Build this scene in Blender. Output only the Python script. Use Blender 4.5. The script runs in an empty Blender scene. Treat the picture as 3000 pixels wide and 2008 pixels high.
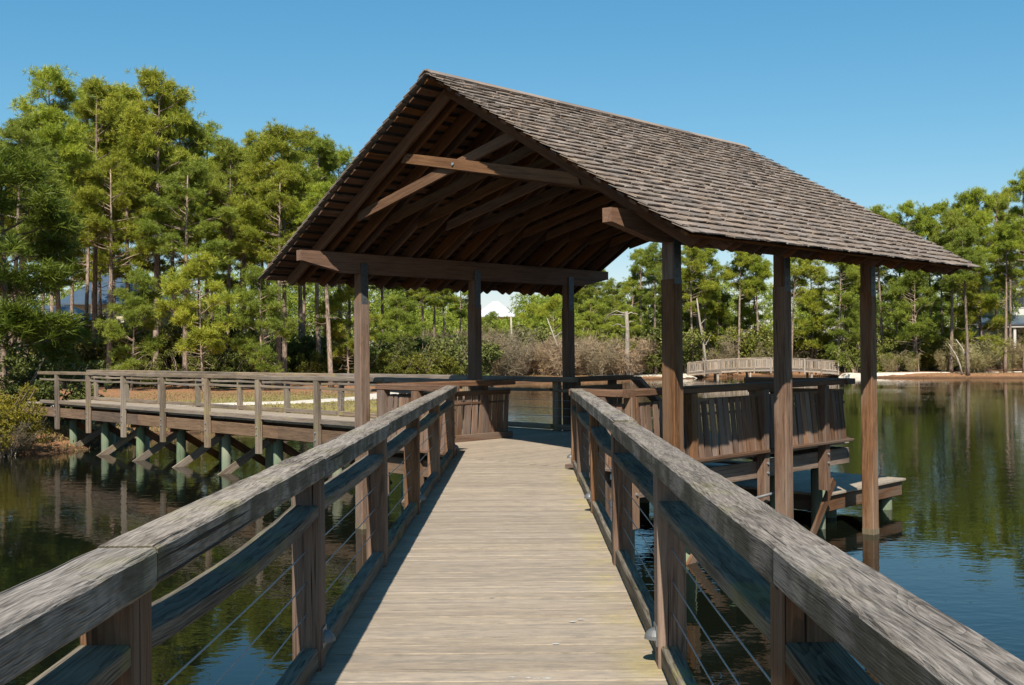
import bpy, math, random
import numpy as np
from mathutils import Vector, noise as mnoise

R = math.radians
S2 = math.sqrt(2)
rng = random.Random(7)
sc = bpy.context.scene
col = sc.collection

# ------------------------------------------------------------------ helpers
def uv(u, v, z=0.0):
    """pavilion axes (45 degrees to the walkway) to world"""
    return Vector(((u - v) / S2, (u + v) / S2, z))

def tag(o, label=None, cat=None, group=None, kind=None):
    if label: o['label'] = label
    if cat: o['category'] = cat
    if group: o['group'] = group
    if kind: o['kind'] = kind
    return o

def thing(name, label, cat, loc=(0, 0, 0), group=None):
    o = bpy.data.objects.new(name, None)
    o.empty_display_size = .1
    o.location = loc
    col.objects.link(o)
    return tag(o, label, cat, group)

class MB:
    """collects shapes and links them as one mesh object"""
    def __init__(s):
        s.v = []; s.f = []; s.g = []; s.r = []
    def add(s, verts, faces, grain=None, rnd=None):
        b = len(s.v)
        s.v += [tuple(p) for p in verts]
        s.f += [tuple(i + b for i in f) for f in faces]
        s.g += [tuple(g) for g in grain] if grain is not None else [tuple(p) for p in verts]
        q = rng.random() if rnd is None else rnd
        s.r += [q] * len(verts)
    def board(s, p0, p1, w, h, up=(0, 0, 1), ch=.006, seg=0, jit=0., sag=0., m0=0., m1=0., rnd=None, k0=0., k1=0., wob=3.0):
        """timber from p0 to p1: w across, h along up; ch chamfer, m0/m1 skew the ends across (mitre), k0/k1 along up"""
        p0 = Vector(p0); p1 = Vector(p1)
        d = p1 - p0; L = d.length
        if L < 1e-4: return
        d /= L
        up = Vector(up)
        sd = d.cross(up)
        if sd.length < 1e-4: sd = d.cross(Vector((0, 1, 0)))
        sd.normalize(); t = sd.cross(d).normalized()
        a, b = w / 2, h / 2
        c = min(ch, a * .45, b * .45)
        prof = [(-a + c, -b), (a - c, -b), (a, -b + c), (a, b - c), (a - c, b), (-a + c, b), (-a, b - c), (-a, -b + c)]
        n = max(1, int(seg))
        lo = rng.uniform(0, 50); pa = rng.uniform(-.35, .35) * w; pb = -b - rng.uniform(.015, .10)
        if rng.random() < .5: pb = -pb
        sx = rng.uniform(0, 99)
        V = []; G = []
        for i in range(n + 1):
            q = i / n
            ctr = p0 + d * (L * q) - t * (sag * 4 * q * (1 - q))
            for j, (x, y) in enumerate(prof):
                ext = 0.
                if i == 0: ext = m0 * x + k0 * y
                elif i == n: ext = m1 * x + k1 * y
                dx = dy = 0.
                if jit:
                    nn = mnoise.noise_vector(Vector((L * q * wob + sx, (j // 2) * 3.1, sx * .37)))
                    dx, dy = nn.x * jit, nn.y * jit
                V.append(ctr + d * ext + sd * (x + dx) + t * (y + dy))
                G.append((L * q + ext + lo, x - pa, y - pb))
        F = []
        for i in range(n):
            for j in range(8):
                k = (j + 1) % 8
                F.append((i * 8 + j, i * 8 + k, (i + 1) * 8 + k, (i + 1) * 8 + j))
        F.append(tuple(range(7, -1, -1)))
        F.append(tuple(n * 8 + j for j in range(8)))
        s.add(V, F, G, rnd)
    def tube(s, pts, rad, n=8, cap=True, rnd=None):
        pts = [Vector(p) for p in pts]
        m = len(pts)
        if not hasattr(rad, '__len__'): rad = [rad] * m
        V = []; G = []; L = 0; off = rng.uniform(0, 50)
        ref = None
        for i, p in enumerate(pts):
            d = (pts[min(i + 1, m - 1)] - pts[max(i - 1, 0)]).normalized()
            if ref is None or abs(ref.dot(d)) > .95:
                ref = Vector((1, 0, 0)) if abs(d.x) < .8 else Vector((0, 1, 0))
            x = (ref - d * ref.dot(d)).normalized(); y = d.cross(x); ref = x
            if i: L += (p - pts[i - 1]).length
            for j in range(n):
                a = 2 * math.pi * j / n
                o = (x * math.cos(a) + y * math.sin(a)) * rad[i]
                V.append(p + o); G.append((L + off, rad[i] * math.cos(a), rad[i] * math.sin(a)))
        F = [(i * n + j, i * n + (j + 1) % n, (i + 1) * n + (j + 1) % n, (i + 1) * n + j) for i in range(m - 1) for j in range(n)]
        if cap:
            F.append(tuple(range(n - 1, -1, -1))); F.append(tuple((m - 1) * n + j for j in range(n)))
        s.add(V, F, G, rnd)
    def box(s, c, sx, sy, sz, rnd=None):
        s.board((c[0] - sx / 2, c[1], c[2]), (c[0] + sx / 2, c[1], c[2]), sy, sz, rnd=rnd, ch=.003)
    def quad(s, pts, rnd=None):
        s.add(pts, [tuple(range(len(pts)))], rnd=rnd)
    def mesh(s, name, mat, smooth=False):
        me = bpy.data.meshes.new(name)
        me.from_pydata(s.v, [], s.f)
        at = me.attributes.new('grain', 'FLOAT_VECTOR', 'POINT')
        at.data.foreach_set('vector', np.array(s.g, dtype=np.float32).ravel())
        ar = me.attributes.new('rnd', 'FLOAT', 'POINT')
        ar.data.foreach_set('value', np.array(s.r, dtype=np.float32))
        me.materials.append(mat)
        if smooth: me.polygons.foreach_set('use_smooth', [True] * len(me.polygons))
        me.update()
        return me
    def build(s, name, mat, parent=None, smooth=False):
        o = bpy.data.objects.new(name, s.mesh(name, mat, smooth))
        col.objects.link(o)
        if parent is not None:
            o.parent = parent
            o.matrix_parent_inverse = parent.matrix_basis.inverted()
        return o

# ------------------------------------------------------------------ materials
class NT:
    def __init__(s, name):
        s.m = bpy.data.materials.new(name); s.m.use_nodes = True
        s.t = s.m.node_tree; s.t.nodes.clear()
        s.out = s.t.nodes.new('ShaderNodeOutputMaterial')
    def n(s, typ, **kw):
        nd = s.t.nodes.new(typ)
        for k, v in kw.items():
            if k in nd.inputs.keys(): nd.inputs[k].default_value = v
            else: setattr(nd, k, v)
        return nd
    def l(s, a, b): s.t.links.new(a, b)
    def math(s, op, a, b=None, c=None):
        nd = s.t.nodes.new('ShaderNodeMath'); nd.operation = op
        for i, x in enumerate((a, b, c)):
            if x is None: continue
            if isinstance(x, (int, float)): nd.inputs[i].default_value = x
            else: s.l(x, nd.inputs[i])
        return nd.outputs[0]
    def mix(s, f, a, b, blend='MIX'):
        nd = s.t.nodes.new('ShaderNodeMix'); nd.data_type = 'RGBA'; nd.blend_type = blend
        for i, x in ((0, f), (6, a), (7, b)):
            if isinstance(x, (int, float)): nd.inputs[i].default_value = x
            elif isinstance(x, tuple): nd.inputs[i].default_value = (*x, 1) if len(x) == 3 else x
            else: s.l(x, nd.inputs[i])
        return nd.outputs[2]
    def vscale(s, v, sc_):
        nd = s.t.nodes.new('ShaderNodeVectorMath'); nd.operation = 'MULTIPLY'
        s.l(v, nd.inputs[0]); nd.inputs[1].default_value = sc_
        return nd.outputs[0]
    def noise(s, v, scale=1., detail=2., rough=.5, sc3=None, out=0):
        if sc3 is not None: v = s.vscale(v, sc3)
        nd = s.t.nodes.new('ShaderNodeTexNoise'); nd.inputs['Scale'].default_value = scale
        nd.inputs['Detail'].default_value = detail; nd.inputs['Roughness'].default_value = rough
        if v is not None: s.l(v, nd.inputs['Vector'])
        return nd.outputs[out]
    def ramp(s, f, lo, hi, a=0., b=1.):
        nd = s.t.nodes.new('ShaderNodeMapRange'); nd.interpolation_type = 'SMOOTHSTEP'
        nd.inputs[1].default_value = lo; nd.inputs[2].default_value = hi
        nd.inputs[3].default_value = a; nd.inputs[4].default_value = b
        s.l(f, nd.inputs[0]); return nd.outputs[0]
    def bsdf(s, color, rough=.8, bump=None, bstr=.3, bdist=.004, **kw):
        p = s.t.nodes.new('ShaderNodeBsdfPrincipled')
        if isinstance(color, tuple): p.inputs['Base Color'].default_value = (*color, 1)
        else: s.l(color, p.inputs['Base Color'])
        if isinstance(rough, (int, float)): p.inputs['Roughness'].default_value = rough
        else: s.l(rough, p.inputs['Roughness'])
        for k, v in kw.items(): p.inputs[k.replace('_', ' ')].default_value = v
        if bump is not None:
            b = s.t.nodes.new('ShaderNodeBump'); b.inputs['Strength'].default_value = bstr
            b.inputs['Distance'].default_value = bdist
            s.l(bump, b.inputs['Height']); s.l(b.outputs[0], p.inputs['Normal'])
        s.l(p.outputs[0], s.out.inputs[0])
        return p

def wood(name, light, dark, ring=.011, ringamt=.6, fiber=.45, var=.35, lichen=0., tint=None, tintamt=0., bstr=.5, bdist=.004, knots=True, warpamt=.03, flen=1., k=.7, pollen=0., svar=.4, side=0., patch=0., rough=.82, crack=.5, spec=.25):
    m = NT(name)
    light = tuple(x * k for x in light); dark = tuple(x * k for x in dark)
    if tint is not None: tint = tuple(x * k for x in tint)
    g = m.n('ShaderNodeAttribute', attribute_name='grain').outputs['Vector']
    rn = m.n('ShaderNodeAttribute', attribute_name='rnd').outputs['Fac']
    w1 = m.noise(g, 1, 2, .5, (1.6 * flen ** .5, 7, 7), out=1)
    sub = m.n('ShaderNodeVectorMath', operation='SUBTRACT'); m.l(w1, sub.inputs[0]); sub.inputs[1].default_value = (.5, .5, .5)
    warp = m.vscale(sub.outputs[0], (0, warpamt, warpamt))
    w2 = m.noise(g, 1, 2, .5, (6, 30, 30), out=1)
    sub2 = m.n('ShaderNodeVectorMath', operation='SUBTRACT'); m.l(w2, sub2.inputs[0]); sub2.inputs[1].default_value = (.5, .5, .5)
    warp2 = m.vscale(sub2.outputs[0], (0, .008, .008))
    ad = m.n('ShaderNodeVectorMath', operation='ADD'); m.l(g, ad.inputs[0]); m.l(warp, ad.inputs[1])
    ad2 = m.n('ShaderNodeVectorMath', operation='ADD'); m.l(ad.outputs[0], ad2.inputs[0]); m.l(warp2, ad2.inputs[1])
    pr = m.vscale(ad2.outputs[0], (0, 1, 1))
    ln = m.n('ShaderNodeVectorMath', operation='LENGTH'); m.l(pr, ln.inputs[0])
    r = ln.outputs['Value']
    kn = None
    if knots:
        vo = m.n('ShaderNodeTexVoronoi', feature='F1'); vo.inputs['Scale'].default_value = 1.
        m.l(m.vscale(g, (1.1, 6.5, 6.5)), vo.inputs['Vector'])
        kd = vo.outputs['Distance']
        r = m.math('ADD', r, m.math('MULTIPLY', m.ramp(kd, .0, .34, 1, 0), .03))
        kn = m.ramp(kd, .035, .075, 1, 0)
    fr = m.math('FRACT', m.math('DIVIDE', r, ring))
    rg = m.math('POWER', fr, 1.7)
    rg = m.math('MULTIPLY', rg, m.ramp(fr, .93, 1., 1, 0))
    fb = m.noise(g, 1, 3, .6, (3.5 * flen, 170, 170))
    fb2 = m.noise(g, 1, 2, .5, (1.2 * flen, 30, 30))
    bl = m.noise(g, 1, 3, .55, (1.1, 4, 4))
    cr = m.ramp(m.noise(g, 1, 2, .6, (.8, 60, 60)), .645, .70)
    f = m.math('ADD', m.math('MULTIPLY', rg, ringamt), m.math('MULTIPLY', m.ramp(fb, .35, .7), fiber))
    f = m.math('ADD', f, m.math('MULTIPLY', m.ramp(fb2, .4, .68), .35))
    f = m.math('ADD', f, m.math('MULTIPLY', m.ramp(bl, .38, .7), .3))
    f = m.math('SUBTRACT', f, .22)
    f = m.math('MAXIMUM', m.math('MINIMUM', f, 1.), 0.)
    c = m.mix(f, light, dark)
    if tint is not None:
        c = m.mix(m.math('MULTIPLY', m.ramp(m.noise(g, 1, 2, .5, (.8, 5, 5)), .42, .62), tintamt), c, tint)
    if lichen:
        geo = m.n('ShaderNodeNewGeometry')
        lm = m.ramp(m.noise(geo.outputs['Position'], 3.2, 4, .6), .52, .68)
        c = m.mix(m.math('MULTIPLY', lm, lichen), c, (.21, .19, .05))
    if kn is not None:
        c = m.mix(m.math('MULTIPLY', kn, .7), c, tuple(x * .75 + y * .1 for x, y in zip(dark, light)))
    c = m.mix(m.math('MULTIPLY', cr, crack), c, tuple(x * .25 for x in dark))
    if side:        # algae and rain stains on the upright faces
        ng = m.n('ShaderNodeNewGeometry')
        sz = m.n('ShaderNodeSeparateXYZ'); m.l(ng.outputs['Normal'], sz.inputs[0])
        sm = m.math('MULTIPLY', m.ramp(m.math('ABSOLUTE', sz.outputs[2]), .35, .75, 1, 0), m.ramp(m.noise(g, 1, 3, .6, (4.5, 4, 4)), .40, .60))
        c = m.mix(m.math('MULTIPLY', sm, side), c, (.045, .041, .020))
    if patch:       # grey worn patches running across neighbouring planks
        pp = m.n('ShaderNodeNewGeometry').outputs['Position']
        c = m.mix(m.math('MULTIPLY', m.ramp(m.noise(pp, 1, 5, .7, (5, 16, 5)), .42, .68), patch), c, tuple(x * .62 * k for x in (.40, .34, .27)))
    if pollen:
        ps = m.n('ShaderNodeNewGeometry').outputs['Position']
        sp = m.n('ShaderNodeSeparateXYZ'); m.l(ps, sp.inputs[0])
        pm = m.math('MULTIPLY', m.math('MULTIPLY', m.ramp(sp.outputs[0], .36, .64), m.ramp(sp.outputs[1], 13.5, 14.2, 1, 0)), m.ramp(m.noise(ps, 2.2, 4, .65), .36, .66))
        c = m.mix(m.math('MULTIPLY', pm, pollen), c, (.36, .29, .06))
    hs = m.n('ShaderNodeHueSaturation')
    m.l(c, hs.inputs['Color'])
    m.l(m.math('ADD', m.math('MULTIPLY', rn, var * 1.6), 1 - var * .8), hs.inputs['Value'])
    m.l(m.math('ADD', m.math('MULTIPLY', m.math('FRACT', m.math('MULTIPLY', rn, 7.31)), svar), 1 - svar / 2), hs.inputs['Saturation'])
    h = m.math('ADD', m.math('MULTIPLY', f, -1.), m.math('MULTIPLY', cr, -1.5))
    m.bsdf(hs.outputs[0], rough, h, bstr, bdist, Specular_IOR_Level=spec)
    return m.m

M = {}
M['rail'] = wood('weathered_rail_wood', (.425, .36, .295), (.095, .074, .056), ring=.006, ringamt=.42, fiber=.62, var=.16, lichen=.25, bstr=.9, bdist=.004, crack=1., warpamt=.024, flen=3.2, svar=.2, side=.75)
M['midrail'] = wood('grey_green_rail_wood', (.25, .21, .155), (.055, .043, .031), ring=.009, ringamt=.5, fiber=.55, var=.3, lichen=.3, spec=.08, flen=1.6)
M['post'] = wood('brown_post_wood', (.27, .15, .085), (.085, .043, .024), ring=.009, ringamt=.6, fiber=.6, var=.3, tint=(.25, .18, .13), tintamt=.5, crack=1., flen=1.4)
M['frame'] = wood('dark_brown_roof_timber', (.195, .094, .045), (.07, .031, .014), ring=.011, ringamt=.4, fiber=.45, var=.55, crack=.5, k=.74)
M['cap'] = wood('red_brown_cap_rail_wood', (.24, .135, .08), (.075, .038, .022), ring=.009, ringamt=.55, fiber=.5, var=.2, crack=.8)
M['joist'] = wood('brown_joist_wood', (.25, .17, .115), (.075, .046, .03), ring=.012, ringamt=.4, fiber=.5, var=.35, crack=.7)
M['brace'] = wood('red_brown_brace_wood', (.245, .135, .075), (.09, .044, .023), ring=.01, ringamt=.4, fiber=.5, var=.4, crack=.5)
M['panel'] = wood('red_brown_slat_wood', (.24, .132, .078), (.075, .038, .021), ring=.012, ringamt=.55, fiber=.4, var=.5, tint=(.25, .19, .145), tintamt=.55, crack=.6)
M['deck'] = wood('bleached_deck_wood', (.455, .365, .268), (.30, .24, .175), ring=.012, ringamt=.18, fiber=.55, var=.12, bstr=.6, bdist=.003, knots=True, crack=.55, flen=4.0, pollen=.4, svar=.08, patch=.6)
M['greywood'] = wood('silvered_boardwalk_wood', (.32, .25, .185), (.095, .068, .048), ring=.012, ringamt=.5, var=.3, lichen=.35, crack=.6)
M['bridge'] = wood('pale_bridge_wood', (.42, .335, .255), (.20, .145, .105), ring=.014, ringamt=.4, var=.4, knots=False, crack=.2)
M['pile'] = wood('green_treated_pile_wood', (.22, .28, .17), (.09, .125, .07), ring=.02, ringamt=.3, fiber=.5, var=.3, knots=False, tint=(.25, .22, .15), tintamt=.5)
M['shake'] = wood('split_cedar_shake', (.35, .278, .22), (.14, .103, .078), ring=.02, ringamt=.2, fiber=.5, var=.27, knots=False, bstr=.8, bdist=.006, crack=.6)
M['endgrain'] = wood('sun_bleached_timber', (.30, .235, .15), (.13, .10, .06), ring=.012, ringamt=.5, var=.2, knots=False)

def simple(name, color, rough=.6, metal=0., nscale=8., namt=.25, spec=.4, bump=.0):
    m = NT(name)
    geo = m.n('ShaderNodeNewGeometry')
    nz = m.noise(geo.outputs['Position'], nscale, 4, .6)
    color = tuple(x * .75 for x in color)
    c = m.mix(m.math('MULTIPLY', m.ramp(nz, .35, .7), namt), color, tuple(x * .35 for x in color))
    m.bsdf(c, rough, nz if bump else None, bump, .01, Metallic=metal, Specular_IOR_Level=spec)
    return m.m
M['strap'] = simple('dark_steel_plate', (.12, .13, .13), .5, .35, 20, .5)
M['felt'] = simple('black_roof_felt', (.03, .028, .026), .9, 0, 20, .4)
M['dropping'] = simple('bird_lime', (.60, .58, .53), .9, 0, 60, .5)
M['bolt'] = simple('galvanised_bolt', (.62, .63, .62), .35, .7, 40, .3)
M['cable'] = simple('steel_cable', (.42, .42, .41), .4, .6, 40, .2)
M['lamp'] = simple('grey_lamp_housing', (.17, .17, .165), .45, .3, 30, .25)
M['ridge'] = simple('weathered_ridge_cap', (.22, .185, .16), .7, 0, 6, .6)
M['white'] = simple('white_paint', (.62, .59, .52), .6, 0, 2, .12)
M['cream'] = simple('cream_siding', (.62, .52, .33), .7, 0, 2, .15)
M['metalroof'] = simple('blue_grey_metal_roof', (.10, .145, .19), .4, .3, 1, .2)
M['whiteroof'] = simple('white_metal_roof', (.62, .64, .66), .5, 0., 1, .12)
M['darkglass'] = simple('dark_window_glass', (.02, .025, .03), .08, 0, 1, .1, .6)
M['conduit'] = simple('grey_conduit', (.16, .16, .16), .5, 0, 10, .2)

def needle_mat(name, green, alt):
    m = NT(name)
    rn = m.n('ShaderNodeAttribute', attribute_name='rnd').outputs['Fac']
    oi = m.n('ShaderNodeObjectInfo')
    c = m.mix(rn, green, alt)
    c = m.mix(1., c, oi.outputs['Color'], 'MULTIPLY')
    p = m.t.nodes.new('ShaderNodeBsdfPrincipled'); m.l(c, p.inputs['Base Color'])
    p.inputs['Roughness'].default_value = .55; p.inputs['Specular IOR Level'].default_value = .3
    tr = m.t.nodes.new('ShaderNodeBsdfTranslucent'); m.l(c, tr.inputs['Color'])
    mx = m.t.nodes.new('ShaderNodeMixShader'); mx.inputs[0].default_value = .28
    m.l(p.outputs[0], mx.inputs[1]); m.l(tr.outputs[0], mx.inputs[2]); m.l(mx.outputs[0], m.out.inputs[0])
    return m.m
M['needle'] = needle_mat('pine_needles', (.12, .172, .019), (.365, .36, .045))
M['leaf'] = needle_mat('shrub_leaves', (.065, .085, .018), (.215, .205, .062))
M['twig'] = needle_mat('bare_twigs', (.23, .175, .105), (.40, .32, .20))
M['grass'] = needle_mat('grass_blades', (.15, .125, .035), (.33, .25, .11))

def bark(name, a, b):
    m = NT(name)
    g = m.n('ShaderNodeAttribute', attribute_name='grain').outputs['Vector']
    nz = m.noise(g, 1, 4, .65, (3, 14, 14))
    c = m.mix(m.ramp(nz, .35, .65), a, b)
    oi = m.n('ShaderNodeObjectInfo')
    hs = m.n('ShaderNodeHueSaturation'); m.l(c, hs.inputs['Color'])
    m.l(m.math('ADD', m.math('MULTIPLY', oi.outputs['Random'], .5), .75), hs.inputs['Value'])
    m.bsdf(hs.outputs[0], .9, nz, .8, .03, Specular_IOR_Level=.15)
    return m.m
M['bark'] = bark('pine_bark', (.31, .23, .175), (.115, .082, .06))
M['palebark'] = bark('silver_dead_wood', (.36, .31, .25), (.19, .155, .12))

# ------------------------------------------------------------------ setting: terrain, water, path
WZ = -1.46
LAKE = [(-60, -70), (-50, 0), (-33, 26), (-22, 33.2), (-17.5, 34.0), (-15.6, 31.6), (-13.8, 32.6), (-13.2, 35), (-13.0, 39), (-9.2, 46), (-5.4, 51.5), (-3.8, 62), (-3.0, 80), (-2.2, 92),
        (1.5, 101.5), (8, 104), (15, 105.5), (18, 108), (21, 114), (29, 114), (33, 107), (38.5, 101.5), (48, 98), (58, 92), (75, 80), (90, 50), (95, -70)]
LP = np.array(LAKE, dtype=float)
def lake_sd(x, y):
    """signed distance to the shoreline (negative in the water)"""
    x = np.asarray(x, float); y = np.asarray(y, float)
    d = np.full(x.shape, 1e9); ins = np.zeros(x.shape, bool)
    n = len(LP)
    for i in range(n):
        ax, ay = LP[i]; bx, by = LP[(i + 1) % n]
        ex, ey = bx - ax, by - ay
        t = np.clip(((x - ax) * ex + (y - ay) * ey) / (ex * ex + ey * ey), 0, 1)
        d = np.minimum(d, np.hypot(x - ax - t * ex, y - ay - t * ey))
        cond = ((ay > y) != (by > y)) & (x < (bx - ax) * (y - ay) / (by - ay + 1e-12) + ax)
        ins ^= cond
    return np.where(ins, -d, d)
def fbm(x, y, s):
    return np.sin(x * s + 1.3 * np.sin(y * s * .7)) * .5 + np.sin(y * s * 1.31 + 1.7 * np.cos(x * s * .53) + 2.1) * .5
def height(x, y):
    d = lake_sd(x, y) + .35 * fbm(np.asarray(x, float), np.asarray(y, float), 1.1) + .2 * fbm(np.asarray(x, float), np.asarray(y, float), 2.9)
    up = .40 * (1 - np.exp(-np.maximum(d, 0) / .7)) + .012 * np.clip(d, 0, 60) + .05 * fbm(np.asarray(x, float), np.asarray(y, float), .35) * np.clip(d, 0, 1)
    dn = np.maximum(d * .45, -1.8)
    return WZ + np.where(d > 0, up, dn)

def ground_mat():
    m = NT('shore_ground')
    geo = m.n('ShaderNodeNewGeometry'); P = geo.outputs['Position']
    n1 = m.noise(P, .22, 4, .6); n2 = m.noise(P, 1.7, 5, .65); n3 = m.noise(P, 14, 4, .7)
    straw = m.mix(m.ramp(n3, .3, .7), (.33, .175, .09), (.18, .09, .045))
    grass = m.mix(m.ramp(n3, .3, .7), (.30, .23, .085), (.18, .16, .045))
    at = m.n('ShaderNodeAttribute', attribute_name='grassy').outputs['Fac']
    gm = m.ramp(m.math('ADD', at, m.math('MULTIPLY', m.math('SUBTRACT', n2, .5), .9)), .35, .6)
    c = m.mix(gm, straw, grass)
    sx = m.n('ShaderNodeSeparateXYZ'); m.l(P, sx.inputs[0])
    wet = m.ramp(m.math('ADD', sx.outputs[2], m.math('MULTIPLY', m.math('SUBTRACT', n2, .5), .25)), WZ + .03, WZ + .28, 1, 0)
    c = m.mix(m.math('MULTIPLY', wet, .85), c, (.06, .035, .02))
    m.bsdf(c, .95, n3, .8, .05, Specular_IOR_Level=.1)
    return m.m

def build_ground():
    xs = np.concatenate([[-1500, -700, -350, -200, -140, -100, -80], np.arange(-66, 82, .9), [90, 110, 150, 220, 380, 800, 1600]])
    ys = np.concatenate([[-900, -400, -200, -110, -60, -20, 10], np.arange(24, 140, .9), [146, 160, 185, 220, 300, 450, 800, 1800]])
    X, Y = np.meshgrid(xs, ys)
    Z = height(X, Y)
    V = np.stack([X, Y, Z], -1).reshape(-1, 3)
    nx, ny = len(xs), len(ys)
    F = [(j * nx + i, j * nx + i + 1, (j + 1) * nx + i + 1, (j + 1) * nx + i) for j in range(ny - 1) for i in range(nx - 1)]
    me = bpy.data.meshes.new('ground'); me.from_pydata(V.tolist(), [], F)
    a = me.attributes.new('grassy', 'FLOAT', 'POINT')
    g = np.exp(-((X + 9.5) ** 2 / 60 + (Y - 52) ** 2 / 90)) * 1.2 + .12
    g = np.where((Y > 63) & (X < -5), g * .35, g)
    a.data.foreach_set('value', g.ravel().astype(np.float32))
    me.materials.append(ground_mat()); me.polygons.foreach_set('use_smooth', [True] * len(me.polygons))
    o = bpy.data.objects.new('ground', me); col.objects.link(o); tag(o, 'pine straw and grass ground round the lake', kind='structure')

def water_mat():
    m = NT('lake_water')
    geo = m.n('ShaderNodeNewGeometry'); P = geo.outputs['Position']
    a = m.noise(P, 1, 3, .55, (1.0, 1.5, 1)); b = m.noise(P, 1, 2, .5, (5, 8, 5)); c = m.noise(P, .10, 2, .5)
    calm = m.ramp(c, .36, .62, .25, 1.)
    dist = m.n('ShaderNodeVectorMath', operation='DISTANCE'); m.l(m.vscale(P, (1, .45, 0)), dist.inputs[0]); dist.inputs[1].default_value = (1, 19, 0)
    gust = m.math('MULTIPLY', m.ramp(dist.outputs['Value'], 5, 14, 1, 0), m.ramp(m.noise(P, .35, 2, .5), .35, .6, .5, 1))
    calm = m.math('ADD', calm, m.math('MULTIPLY', gust, 1.6))
    h = m.math('ADD', m.math('MULTIPLY', a, .027), m.math('MULTIPLY', b, .009))
    h = m.math('MULTIPLY', h, calm)
    p = m.bsdf((.0035, .005, .003), .012, h, .36, 1.0, IOR=1.33, Specular_IOR_Level=.5)
    return m.m

def build_water():
    me = bpy.data.meshes.new('water')
    me.from_pydata([(-110, -90, WZ), (130, -90, WZ), (130, 122, WZ), (-110, 122, WZ)], [], [(0, 1, 2, 3)])
    me.materials.append(water_mat())
    o = bpy.data.objects.new('water', me); col.objects.link(o); tag(o, 'dark tannin lake water with small ripples', kind='structure')

def ribbon(name, pts, widths, mat, label):
    P = [Vector((x, y)) for x, y in pts]
    V = []; F = []
    dens = []
    for i in range(len(P) - 1):
        n = max(2, int((P[i + 1] - P[i]).length / .6))
        for k in range(n):
            t = k / n; dens.append((P[i].lerp(P[i + 1], t), widths[i] * (1 - t) + widths[i + 1] * t))
    dens.append((P[-1], widths[-1]))
    for i, (p, w) in enumerate(dens):
        d = (dens[min(i + 1, len(dens) - 1)][0] - dens[max(i - 1, 0)][0]).normalized()
        s = Vector((-d.y, d.x))
        for k in range(7):
            q = (k / 3 - 1) * w / 2 * (1 + .18 * mnoise.noise(Vector((i * .35, k // 6 * 9., 0))))
            e = p + s * q
            V.append((e.x, e.y, float(height(e.x, e.y)) + .05 - .07 * (abs(k - 3) == 3)))
    for i in range(len(dens) - 1):
        for k in range(6):
            F.append((i * 7 + k, i * 7 + k + 1, (i + 1) * 7 + k + 1, (i + 1) * 7 + k))
    me = bpy.data.meshes.new(name); me.from_pydata(V, [], F); me.materials.append(mat)
    o = bpy.data.objects.new(name, me); col.objects.link(o); tag(o, label, kind='structure')

def sand_mat():
    m = NT('white_sand')
    P = m.n('ShaderNodeNewGeometry').outputs['Position']
    n = m.noise(P, 3, 5, .7)
    c = m.mix(m.ramp(n, .35, .75), (.55, .50, .42), (.38, .31, .23))
    m.bsdf(c, .95, n, .5, .03, Specular_IOR_Level=.1); return m.m
M['sand'] = sand_mat()

build_ground(); build_water()
ribbon('path', [(-26, 50.5), (-19, 50.6), (-15.4, 51.2), (-11.4, 53.2), (-9.3, 57.5), (-8.3, 63), (-7.3, 72), (-6.6, 84), (-6, 100)], [1.6, 1.7, 1.8, 1.9, 2.3, 2.4, 2.4, 2.4, 2.4], M['sand'], 'white sand path curving over the left bank')
ribbon('path', [(33.2, 107.6), (35, 105.6), (38, 104.2), (42, 104.2), (47, 104.6), (55, 104), (70, 99)], [2.4, 1.9, 1.4, 1.0, .9, .9, .9], M['sand'], 'white sand path leading away from the far footbridge')
ribbon('path', [(17.8, 109.4), (15.5, 107.8), (12, 107), (7, 106.5)], [2.4, 2.2, 1.8, 1.4], M['sand'], 'white sand path on the far bank before the footbridge')

# ------------------------------------------------------------------ walkway (foreground ramp)
WL, WR = -1.0, .66          # inner faces of the posts
UE = 10.3                   # pavilion deck edge (u)
def walkway():
    t = thing('boardwalk', 'straight pale plank boardwalk in the foreground leading to the pavilion', 'boardwalk', (-.17, 6, 0))
    d = MB(); y = -2.6; k = 0
    while True:
        w = .142; yc = y + w / 2
        x0, x1 = WL - .10, WR + .10
        m1 = 0.; lim = UE * S2 - yc
        if lim < x0 + .1: break
        if lim < x1: x1 = lim - .004; m1 = -1.
        zj = rng.uniform(-.0022, .0022)
        d.board((x0 + rng.uniform(-.02, 0), yc, -.019 + zj), (x1, yc, -.019 + zj), w, .038, ch=.002, seg=8, jit=.002, m1=m1)
        y += w + rng.uniform(.006, .012)
    d.build('decking', M['deck'], t)
    for x in (WL - .06, -.17, WR + .06):
        j = MB(); j.board((x, -2.6, -.165), (x, UE * S2 - x - .1, -.165), .045, .25); j.build('joist', M['frame'], t)
    for y in (.2, 5.0, 9.9, 14.0):
        for x in (WL + .1, WR - .1):
            if y > 13 and x > 0: continue
            p = MB(); p.tube([(x, y + .18, -3.2), (x, y + .18, -.3)], .11, 12); p.build('pile', M['pile'], t, True)
        c = MB(); c.board((WL - .1, y + .02, -.42), (WR + .1, y + .02, -.42), .07, .24); c.build('cross_beam', M['frame'], t)
    # bird droppings on the planks
    for (x, y) in ((.02, 4.98), (.06, 4.97), (-.06, 4.99), (.11, 4.97), (.28, 6.0), (.17, 5.55), (-.2, 6.6), (.33, 6.05)):
        r = rng.uniform(.008, .017); g = MB()
        g.add([(x + r * math.cos(a) * rng.uniform(1., 2.2), y + r * math.sin(a) * rng.uniform(.5, 1), .0035) for a in np.linspace(0, 6.28, 9)[:-1]], [tuple(range(8))])
        g.build('bird_dropping', M['dropping'], t)
walkway()

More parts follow.
